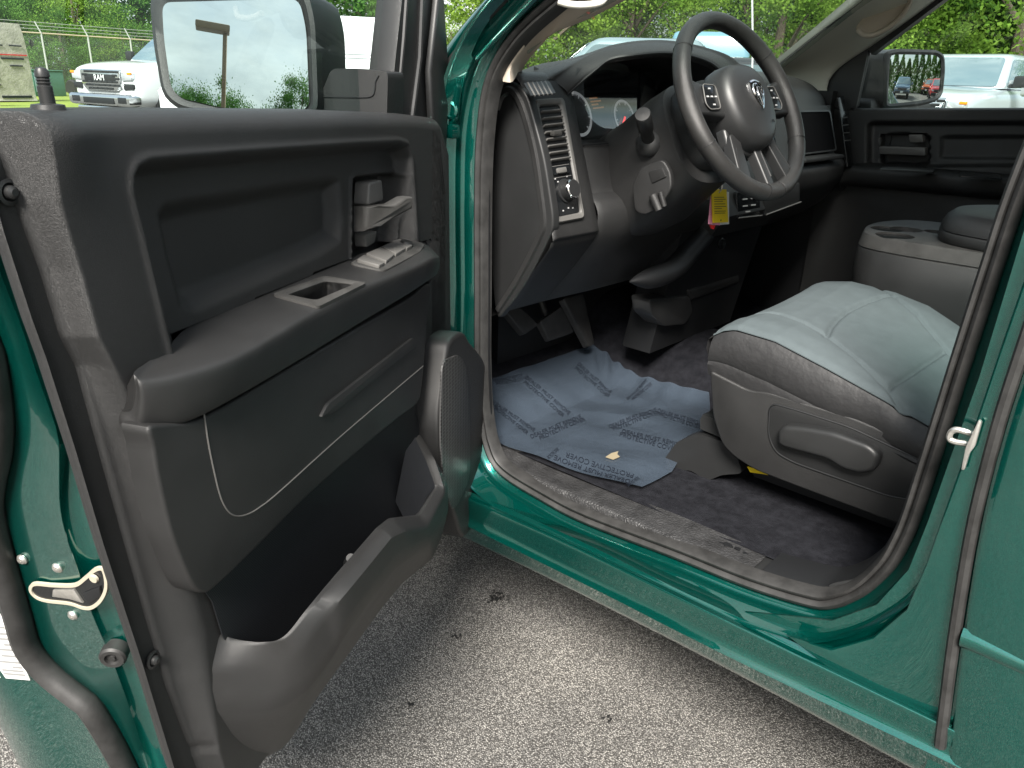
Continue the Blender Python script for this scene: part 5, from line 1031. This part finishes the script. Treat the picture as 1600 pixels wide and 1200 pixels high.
    if kind != 'pickup':
        make('grille', g_slab(rnd([B(.0, y*w2*.55, z) for y, z in ((-1, zt-.30), (1, zt-.30), (1, zt-.12), (-1, zt-.12))], .04), A(1, 0, 0), .03, .01), M['trimblack'], e)
        make('bumper', g_box(B(-.03, 0, zb+.13), (.14, w2*1.8, .2), bev=.05), M['trimblack'] if kind == 'suv' else paint_, e)
        for s in (1, -1): make('headlight', g_slab(rnd([B(-.02, s*w2*y, z) for y, z in ((.60, zt-.26), (.93, zt-.22), (.95, zt-.10), (.62, zt-.14))], .03), A(1, 0, 0), .03, .01), M['lamp'], e)
        make('number_plate', g_box(B(.045, 0, zb+.16), (.01, .30, .15), bev=.003), M['label'], e)
    else:
        make('grille', g_slab(rnd([B(-.04, y*.64, z) for y, z in ((-.8, .80), (.8, .80), (1, .95), (1, 1.22), (-1, 1.22), (-1, .95))], .05), A(1, 0, 0), .10, .02), M['chrome'], e)
        gr = []
        for i in range(6):
            for j in range(7):
                y = (j-3)*.165+(.08 if i % 2 else 0); z = .84+i*.066
                if abs(y) < .58-.1*(z < .9) and not (z > .98 and z < 1.12 and abs(y) < .42): gr.append(g_box(B(.066, y, z), (.02, .14, .045), bev=.006))
        make('grille_mesh', gr+[g_box(B(.062, 0, 1.05), (.012, 1.0, .14), bev=.004)], M['trimblack'], e)
        make('bumper', [g_box(B(.02, 0, .62), (.28, 1.98, .24), bev=.07, seg=3), g_box(B(-.02, 0, .44), (.2, 1.7, .10), bev=.03)], M['chrome'], e)
        make('bumper_intake', g_box(B(.165, 0, .60), (.012, 1.0, .12), bev=.004), M['trimblack'], e)
        for s in (1, -1):
            make('headlight', [g_slab(rnd([B(-.06, s*y, z) for y, z in ((.66, 1.0), (.97, 1.02), (.98, 1.17), (.66, 1.19))], .03), A(1, 0, 0), .10, .03)+(0,), g_box(B(.035, s*.93, 1.15), (.03, .12, .05), bev=.01)+(1,), g_slab(rnd([B(-.05, s*y, z) for y, z in ((.68, .82), (.97, .84), (.97, .95), (.68, .95))], .03), A(1, 0, 0), .08, .02)+(2,)], [M['lamp'], M['brightamber'], M['trimblack']], e)
            make('fog_lamp', g_box(B(.155, s*.76, .62), (.02, .26, .12), bev=.02), M['trimblack'], e)
    return e
wt_ = vehicle('pickup_truck', 'white pickup truck with big chrome grille parked before the chain link fence', 'pickup truck', bgp(158, 21.5), rad(104), 'pickup', M['whitep'], scale=1.1)
lt = text_geo('RAM', .17, A(.078, 0, 1.05), A(0, 1, 0), A(0, 0, 1), .0)
make('grille_lettering', lt, M['white'], wt_, smooth=False)
sv2 = vehicle('pickup_truck', 'pale silver pickup truck with large towing mirrors seen through the passenger window', 'pickup truck', bgp(1430, 18.0), rad(82), 'pickup', M['silverp'], scale=1.12)
make('towing_mirror', [g_box(A(-1.62, 1.34, 1.62), (.12, .28, .22), bev=.05, seg=3), g_box(A(-1.62, 1.34, 1.38), (.12, .28, .2), bev=.05, seg=3), g_box(A(-1.66, 1.1, 1.5), (.07, .3, .1), bev=.02)], M['silver'], sv2)
vehicle('pickup_truck', 'pale blue-grey pickup truck seen from its side through the windshield', 'pickup truck', bgp(725, 12.6), rad(31), 'pickup', M['bluegrey'])
vehicle('van', 'light blue high van standing behind the pale pickup beyond the windshield', 'van', bgp(1118, 23.), rad(-63), 'van', M['bluevan'], scale=.95)
vehicle('suv', 'dark car seen small at the lower left corner of the windshield', 'car', bgp(812, 15.), rad(40), 'suv', M['darkcar'], scale=1.1)
wv_ = vehicle('van', 'tall white delivery van with plain sides behind the door mirror arm', 'van', bgp(255, 19.5), rad(56), 'van', M['whitep'], scale=.98)
for z_ in (1.78, 1.86): make('side_moulding', [g_box(A(-3.3, s*(.93-.09*(z_-1.3)/1.32*1.0)+s*.004, z_), (3.6, .012, .02), bev=.004) for s in (1, -1)], M['silver'], wv_)
# convex mirror of the passenger door: cars and hedge behind the truck
RCV = 1.3
def place_r(p, D): return mground(p, cP, nP, D, RCV)
for p, D, kd, pt, nm, lab, da in (((1409, 140), 15., 'suv', M['bluesuv'], 'suv', 'dark blue car with white number plate shown in the passenger mirror', 0.), ((1466, 140), 16.5, 'suv', M['redp'], 'suv', 'bright red car beside the orange one shown in the passenger mirror', -.15), ((1447, 138), 22., 'suv', M['orangep'], 'suv', 'orange car partly behind the red one shown in the passenger mirror', .25)):
    P, z, az = place_r(p, D); vehicle(nm, lab, 'car', P, az+math.pi+da, kd, pt)
# ------------------------------------------------------------------ trees
def leafmat(name, c1, c2):
    m = bpy.data.materials.new(name); m.use_nodes = True; nt = m.node_tree; nt.nodes.clear(); N = lambda t, **k: _n(nt, t, k); L = nt.links.new
    tc = N('ShaderNodeTexCoord'); no = N('ShaderNodeTexNoise', Scale=.9, Detail=4.); L(tc.outputs['Object'], no.inputs['Vector'])
    oi = N('ShaderNodeObjectInfo'); rp = N('ShaderNodeValToRGB'); rp.color_ramp.elements[0].position = .35; rp.color_ramp.elements[1].position = .68; rp.color_ramp.elements[0].color = (*c1, 1); rp.color_ramp.elements[1].color = (*c2, 1)
    L(no.outputs['Fac'], rp.inputs[0]); d = N('ShaderNodeBsdfDiffuse'); t = N('ShaderNodeBsdfTranslucent'); L(rp.outputs[0], d.inputs[0]); L(rp.outputs[0], t.inputs[0])
    mx = N('ShaderNodeMixShader'); mx.inputs[0].default_value = .45; L(d.outputs[0], mx.inputs[1]); L(t.outputs[0], mx.inputs[2]); o = N('ShaderNodeOutputMaterial'); L(mx.outputs[0], o.inputs[0]); return m
M['leaf1'] = leafmat('leaves_mid', (.06, .14, .03), (.17, .32, .065)); M['leaf2'] = leafmat('leaves_dark', (.04, .105, .03), (.12, .25, .055)); M['leaf3'] = leafmat('leaves_bright', (.11, .22, .03), (.26, .39, .07))
M['bark'] = mat('bark', (.12, .095, .07), .9, bk=(18, .8, .03))
def crown_geo(seed, H, Rx, z0, clumps, per, ls):
    g = np.random.default_rng(seed); V_ = []; tips = []
    for c in range(clumps):
        while True:
            u = g.uniform(-1, 1, 3)
            if .25 < u@u < 1: break
        k = 1-.35*max(u[2], 0)
        ctr = A(u[0]*Rx*k, u[1]*Rx*k, z0+(H-z0)*(.5+.5*u[2])); tips.append(ctr); rc = g.uniform(.3, .8)*Rx*.34
        P = g.normal(size=(per, 3))*A(rc, rc, rc*.62)*.62+ctr
        a = g.normal(size=(per, 3)); a /= np.linalg.norm(a, axis=1)[:, None]; b = np.cross(a, g.normal(size=(per, 3))); b /= np.linalg.norm(b, axis=1)[:, None]
        s = (ls*g.uniform(.6, 1.3, per))[:, None]
        V_.append(np.stack([P-a*s, P+b*s*.6, P+a*s, P-b*s*.6], 1).reshape(-1, 3))
    v = np.vstack(V_); return (v, np.arange(len(v)).reshape(-1, 4).tolist()), tips
def raw_mesh(name, v, f, m):
    me = bpy.data.meshes.new(name); me.from_pydata(v.tolist(), [], f); me.materials.append(m); me.update(); return me
TM = []
for k, (H, Rx, z0, cl, per, ls) in enumerate(((9, 3.6, 1.2, 105, 330, .062), (11, 4.2, 1.5, 115, 330, .066), (7, 3.2, .5, 95, 320, .055), (5, 2.6, .2, 90, 320, .046))):
    (v, f), tips = crown_geo(20+k, H, Rx, z0, cl, per, ls)
    tr = [g_tube(cr([A(0, 0, -.2), A(.1, .05, H*.25), A(-.05, .1, H*.55), A(.05, 0, H*.85)], 12), list(np.linspace(.22, .05, 12)), 8)]
    for t in tips[::7]: tr.append(g_tube(cr([A(0, 0, min(t[2]*.55, H*.6)), (A(0, 0, t[2]*.7)+t)/2, t], 6), list(np.linspace(.07, .02, 6)), 6))
    TM.append((v, f, tr, H))
tmesh = {}
def tree(label, px, D, var, lm, sc, loc=None, sxy=None, group=None, rz=None, base=0.):
    global ORG
    ORG = A(0, 0, 0); v, f, tr, H = TM[var]; P = bgp(px, D) if loc is None else loc
    e = tag(empty('tree', (P[0], P[1], base), rz=rz if rz is not None else random.uniform(0, 6)), label, 'tree', group); e.scale = ((sxy or sc), (sxy or sc), sc)
    key_ = (var, lm)
    if key_ not in tmesh: tmesh[key_] = (raw_mesh('crown', v, f, M[lm]), None)
    c = bpy.data.objects.new('crown', tmesh[key_][0]); COL.objects.link(c); c.parent = e
    if ('t', var) not in tmesh: tmesh[('t', var)] = make('trunk', tr, M['bark'], e)
    else:
        t = bpy.data.objects.new('trunk', tmesh[('t', var)].data); COL.objects.link(t); t.parent = e
    return e
G1 = 'trees beyond the chain link fence'; G2 = 'trees seen through the windshield'; G3 = 'trees behind the silver pickup'
for lab, px, D, var, lm, sc, gr in (
    ('dark leafy tree behind the white wrapped stack at the left edge', -60, 58, 1, 'leaf2', 1.2, G1), ('mid green tree rising straight behind the green utility box', 40, 58, 0, 'leaf1', 1.6, G1), ('bright yellow-green bush tree leaning over the fence by its post', 128, 53, 3, 'leaf3', 1.15, G1),
    ('tall dark tree above the hood of the white pickup', 150, 62, 1, 'leaf2', 1.7, G1), ('green tree just left of the door mirror above the white pickup cab', 225, 60, 0, 'leaf1', 1.7, G1), ('low bright shrub between the utility box and the white pickup', 100, 51, 3, 'leaf1', .8, G1), ('low bushy tree at the left edge behind the fence rail', -10, 52, 3, 'leaf1', 1.2, G1), ('small bush hiding behind the fence near the mirror', 196, 53, 3, 'leaf1', .9, G1),
    ('dark green tree over the white van roof, left one', 500, 40, 1, 'leaf2', 1.3, G1), ('mid green tree over the white van roof, right one', 600, 38, 0, 'leaf1', 1.3, G1), ('sparse pale tree against the sky between door frame and pillar', 706, 30, 2, 'leaf3', .5, G1),
    ('bright tree at the lower left of the windshield', 835, 30, 2, 'leaf3', 1.05, G2), ('mid green tree above the instrument hood', 905, 36, 0, 'leaf1', 1.0, G2), ('bright green tree left of the steering wheel rim top', 985, 34, 1, 'leaf3', .85, G2), ('dark tree behind the top of the steering wheel', 1060, 42, 1, 'leaf2', .8, G2), ('leafy tree just behind the thin aerial mast', 1165, 36, 0, 'leaf1', .85, G2), ('tall dark tree right of the thin aerial mast', 1212, 40, 0, 'leaf2', .85, G2), ('bright low tree at the foot of the pale pillar trim', 1215, 24, 3, 'leaf3', 1.05, G2), ('green tree showing at the top left of the passenger window', 1372, 36, 2, 'leaf1', 1.2, G2),
    ('bright tree at the left corner of the passenger window', 1352, 26, 3, 'leaf3', 1.0, G3), ('dark dense tree above the passenger mirror', 1420, 32, 1, 'leaf2', 1.15, G3), ('mid green tree behind the roof of the silver pickup', 1490, 30, 0, 'leaf1', 1.25, G3), ('bright yellow-green tree at the right edge behind the towing mirror', 1590, 27, 2, 'leaf3', 1.35, G3), ('dark tree at the right end of the row behind the silver pickup', 1660, 32, 1, 'leaf2', 1.2, G3), ('low green bush below the towing mirror of the silver pickup', 1592, 30, 3, 'leaf1', .6, G3), ('broad green tree beyond the right edge of the passenger window', 1545, 36, 1, 'leaf1', 1.3, G3)):
    tree(lab, px, D, var, lm, sc, group=gr)
# trees and lamp shown in the driver's mirror
for p, D, var, sx_, lab in (((272, 122), 60., 2, .42, 'small round tree top at the left bottom of the door mirror'), ((306, 128), 62., 0, .45, 'leafy tree top left of the lamp in the door mirror'), ((358, 126), 60., 2, .52, 'tree top right behind the lamp pole in the door mirror'), ((474, 106), 50., 1, .40, 'dark tree at the right edge of the door mirror')):
    P, z, az = mground(p, cM, nM, D); H = TM[var][3]; tree(lab, 0, 0, var, 'leaf2', max(z, 2.)/H, loc=P, sxy=sx_*1.5)
P, zl, az = mground((352, 52), cM, nM, 15.); P2, zb_, _ = mground((364, 168), cM, nM, 15.)
M['bronze'] = mat('bronze_lamp', (.22, .15, .08), .5)
lamp = tag(empty('lot_lamp', tuple(P)), 'brown lot lamp with flat box head on a square pole, mirrored in the door mirror', 'lamp post')
ORG = A(0, 0, 0)
make('pole', g_box(A(0, 0, zl/2), (.07, .07, zl), bev=.015), M['bronze'], lamp)
make('lamp_head', g_box(A(math.cos(az-1.57)*.22, math.sin(az-1.57)*.22, zl+.06), (.36, .6, .13), np.array([[math.cos(az), -math.sin(az), 0], [math.sin(az), math.cos(az), 0], [0, 0, 1]]), bev=.03), M['bronze'], lamp)
# hedge behind the cars in the passenger mirror
g_ = np.random.default_rng(11); hv, hf = [], []; n = 0
Pa, _, aza = place_r((1375, 125), 25.); Pb, _, azb = place_r((1490, 125), 27.)
for k in range(18):
    b = Pa+(Pb-Pa)*((k-3.)/12.); hh = g_.uniform(4.0, 5.2)
    m_ = 900; t = g_.uniform(0, 1, m_); rr = .85*(1-t**2.2)+.1; a = g_.uniform(0, 6.28, m_)
    Pq = np.c_[b[0]+np.cos(a)*rr*g_.uniform(.6, 1, m_), b[1]+np.sin(a)*rr*g_.uniform(.6, 1, m_), t*hh]
    d1 = g_.normal(size=(m_, 3))*A(.5, .5, 1); d1 /= np.linalg.norm(d1, axis=1)[:, None]; d2 = np.cross(d1, g_.normal(size=(m_, 3))); d2 /= np.linalg.norm(d2, axis=1)[:, None]
    hv.append(np.stack([Pq-d1*.2, Pq+d2*.09, Pq+d1*.2, Pq-d2*.09], 1).reshape(-1, 3)); hf += [[n+4*i+j for j in range(4)] for i in range(m_)]; n += m_*4
hm = raw_mesh('hedge', np.vstack(hv), hf, M['leaf1']); ho_ = bpy.data.objects.new('hedge', hm); COL.objects.link(ho_); tag(ho_, 'tall clipped evergreen hedge behind the cars in the passenger mirror', 'hedge')
# ------------------------------------------------------------------ fence, grass, boxes at the left
gp = [bgp(-420, 29)+A(0, 0, .004), bgp(330, 29)+A(0, 0, .004), bgp(330, 90)+A(0, 0, .004), bgp(-420, 90)+A(0, 0, .004)]
tag(make('grass', g_slab([p-EZ*.3 for p in gp], EZ, .304), M['grass'], smooth=False), 'strip of sunlit short grass in front of the fence', kind='structure')
gp2 = [bgp(1500, 13.5)+A(0, 0, .006), bgp(1800, 13.5)+A(0, 0, .006), bgp(1800, 60)+A(0, 0, .006), bgp(1250, 60)+A(0, 0, .006), bgp(1300, 24)+A(0, 0, .006)]
tag(make('grass', g_slab([p-EZ*.3 for p in gp2], EZ, .3), M['grass'], smooth=False), 'grass verge under the trees on the far side', kind='structure')
M['galv'] = mat('galvanised', (.42, .42, .40), .5, .3); M['fawn'] = mat('weathered_rail', (.45, .36, .26), .6)
fa, fb = bgp(-90, 44), bgp(420, 54)
fence = tag(empty('chain_link_fence', tuple(fa)), 'chain link fence with tan top rail and barbed wire strands in front of the trees', 'fence'); ORG = fa
zr = 2.75
for t in np.linspace(0, 1, 9):
    b = fa+(fb-fa)*t; make('post', [g_tube([b, b+EZ*(zr+.05)], .045, 8), g_tube([b+EZ*zr, b+EZ*(zr+.5)+A(.12, .16, 0)], .03, 6)], M['galv'], fence)
make('top_rail', g_tube([fa+EZ*zr, fb+EZ*zr], .035, 8), M['fawn'], fence)
for k in range(3):
    o_ = EZ*(zr+.18+.15*k)+A(.04, .05, 0)*(k+1); make('barbed_wire', g_tube([fa+o_, (fa+fb)/2+o_-EZ*.02, fb+o_], .014, 5), M['galv'], fence)
fm_ = bpy.data.materials.new('chain_link'); fm_.use_nodes = True; nt_ = fm_.node_tree; nt_.nodes.clear()
a_t = _n(nt_, 'ShaderNodeBsdfTransparent', {}); a_d = _n(nt_, 'ShaderNodeBsdfDiffuse', {}); a_d.inputs[0].default_value = (.3, .31, .3, 1); a_m = _n(nt_, 'ShaderNodeMixShader', {}); a_m.inputs[0].default_value = .14; a_o = _n(nt_, 'ShaderNodeOutputMaterial', {})
nt_.links.new(a_t.outputs[0], a_m.inputs[1]); nt_.links.new(a_d.outputs[0], a_m.inputs[2]); nt_.links.new(a_m.outputs[0], a_o.inputs[0])
make('chain_mesh', g_poly([fa, fb, fb+EZ*zr, fa+EZ*zr]), fm_, fence, smooth=False)
ORG = A(0, 0, 0)
def at_px(name, label, cat, px, D, rz=0., group=None):
    P = bgp(px, D); return tag(empty(name, tuple(P), rz=rz), label, cat, group)
M['wrap'] = mat('stretch_wrap', (.42, .39, .35), .35, bk=(9, .5, .03), var=.2, vscale=3)
wz = math.atan2(-(fb-fa)[1], -(fb-fa)[0])
st_ = at_px('wrapped_stack', 'tall pale stretch-wrapped stack of goods with printed sides at the left edge', 'wrapped stack', -6, 37, wz+.15)
make('wrapped_body', s_loft([[p*A(k, k, 1)+A(0, 0, z) for p in rnd([A(-.95, -.6, 0), A(.95, -.6, 0), A(.95, .6, 0), A(-.95, .6, 0)], .1)] for k, z in ((1.04, .05), (1.0, .3), (1.0, 1.4), (.96, 2.3), (.9, 2.78))], 20, 40, cv=True, caps=True), M['wrap'], st_)
make('side_print', [g_box(A(x, s*.625, z), (w2, .02, h)) for s in (1, -1) for x, z, w2, h in ((-.5, 2.0, .5, .05), (.2, 2.0, .4, .05), (-.3, 1.55, .9, .06), (.4, 1.5, .3, .05), (-.4, 1.3, .5, .05), (.55, 1.0, .22, .05), (.62, 1.12, .06, .2), (.5, .88, .26, .05), (.5, .62, .3, .04), (-.2, .2, 1.2, .08))], M['ink'], st_)
make('print_stripe', [g_box(A(-.1, s*.622, 1.68), (1.6, .02, .04)) for s in (1, -1)], M['red'], st_)
M['boxgreen'] = mat('utility_green', (.07, .16, .12), .5, var=.1)
ub = at_px('utility_box', 'dark green metal utility box with a hatch standing on the grass by the fence', 'utility box', 68, 44, wz+.1)
make('cabinet', [g_box(A(.1, 0, .55), (1.5, .8, 1.1), bev=.04), g_box(A(0.1, 0, 1.12), (1.56, .86, .05), bev=.02)], M['boxgreen'], ub)
make('hatch', [g_box(A(.55, s*.41, .6), (.45, .03, .8), bev=.01) for s in (1, -1)], M['bluegrey'], ub)
ty = at_px('tyre', 'old black tyre leaning in the shrubs beside the white pickup', 'tyre', 111, 43)
make('tyre_body', g_lathe([(.22, -.1), (.36, -.11), (.4, -.05), (.4, .05), (.36, .11), (.22, .1)], A(0, 0, .38), A(.4, -.9, .2), 24), M['tyre'], ty)
sn = at_px('round_sign', 'small round dark disc hung on the chain link fence', 'sign', 57, 45.8)
make('disc', g_lathe([(.10, 0), (.17, .0), (.17, .03), (.1, .03)], A(0, 0, 2.3), A(.7, .7, 0), 20), M['trimblack'], sn)
pl = at_px('timber_stack', 'weathered timber boards standing at the far left edge', 'timber', -10, 33, .4)
make('board', [g_slab([A(k*.12, 0, 0), A(k*.12+.1, 0, 0), A(k*.12+.02, .3, 1.35), A(k*.12-.08, .3, 1.35)], A(0, 1, 0), .03, .005) for k in range(4)], M['fawn'], pl)
mast = tag(empty('aerial_mast', tuple(bgp(1183, 12.))), 'thin white whip aerial rising behind the steering wheel', 'aerial')
make('whip', g_tube([A(0, 0, 1.0), A(.08, .05, 1.9), A(.25, .16, 3.2)], [.018, .014, .012], 6), M['whitep'], mast)
# ------------------------------------------------------------------ light
SUNV = A(-.56, .9, 1.08); SUNV /= np.linalg.norm(SUNV)
el = math.asin(SUNV[2]); rot = math.atan2(SUNV[0], SUNV[1])
w_ = bpy.data.worlds.new('World'); scene.world = w_; w_.use_nodes = True; nt = w_.node_tree; N = lambda t, **k: _n(nt, t, k); L = nt.links.new
bg = nt.nodes['Background']; bg.inputs['Strength'].default_value = .075
sk = N('ShaderNodeTexSky'); sk.sky_type = 'NISHITA'; sk.sun_disc = False; sk.sun_elevation = el; sk.sun_rotation = rot; sk.dust_density = 2.5; sk.air_density = 1.2
tc = N('ShaderNodeTexCoord'); mp = N('ShaderNodeMapping'); mp.inputs['Scale'].default_value = (1, 1, 2.2); L(tc.outputs['Generated'], mp.inputs[0])
no = N('ShaderNodeTexNoise', Scale=1.9, Detail=8., Roughness=.58, Distortion=.3); L(mp.outputs[0], no.inputs['Vector'])
rp = N('ShaderNodeValToRGB'); rp.color_ramp.elements[0].position = .36; rp.color_ramp.elements[1].position = .58; L(no.outputs['Fac'], rp.inputs[0])
no2 = N('ShaderNodeTexNoise', Scale=5., Detail=6., Roughness=.6); L(mp.outputs[0], no2.inputs['Vector'])
cr_ = N('ShaderNodeValToRGB'); cr_.color_ramp.elements[0].position = .3; cr_.color_ramp.elements[1].position = .7; cr_.color_ramp.elements[0].color = (2.6, 2.95, 3.2, 1); cr_.color_ramp.elements[1].color = (8.6, 8.8, 8.5, 1)
L(no2.outputs['Fac'], cr_.inputs[0])
mx = N('ShaderNodeMixRGB'); L(rp.outputs[0], mx.inputs[0]); L(sk.outputs[0], mx.inputs[1]); L(cr_.outputs[0], mx.inputs[2]); L(mx.outputs[0], bg.inputs[0])
sd_ = bpy.data.lights.new('sun', 'SUN'); sd_.energy = 4.2; sd_.angle = rad(20); sd_.color = (1, .95, .88)
so = bpy.data.objects.new('sun', sd_); COL.objects.link(so); so.rotation_euler = Vector(SUNV).to_track_quat('Z', 'Y').to_euler()
scene.view_settings.view_transform = 'Standard'; scene.view_settings.look = 'None'; scene.view_settings.exposure = 1.55; scene.view_settings.gamma = 1
scene.cycles.max_bounces = 8; scene.cycles.transparent_max_bounces = 16; scene.cycles.glossy_bounces = 5
scene.cycles.use_denoising = True; scene.cycles.caustics_reflective = False; scene.cycles.caustics_refractive = False
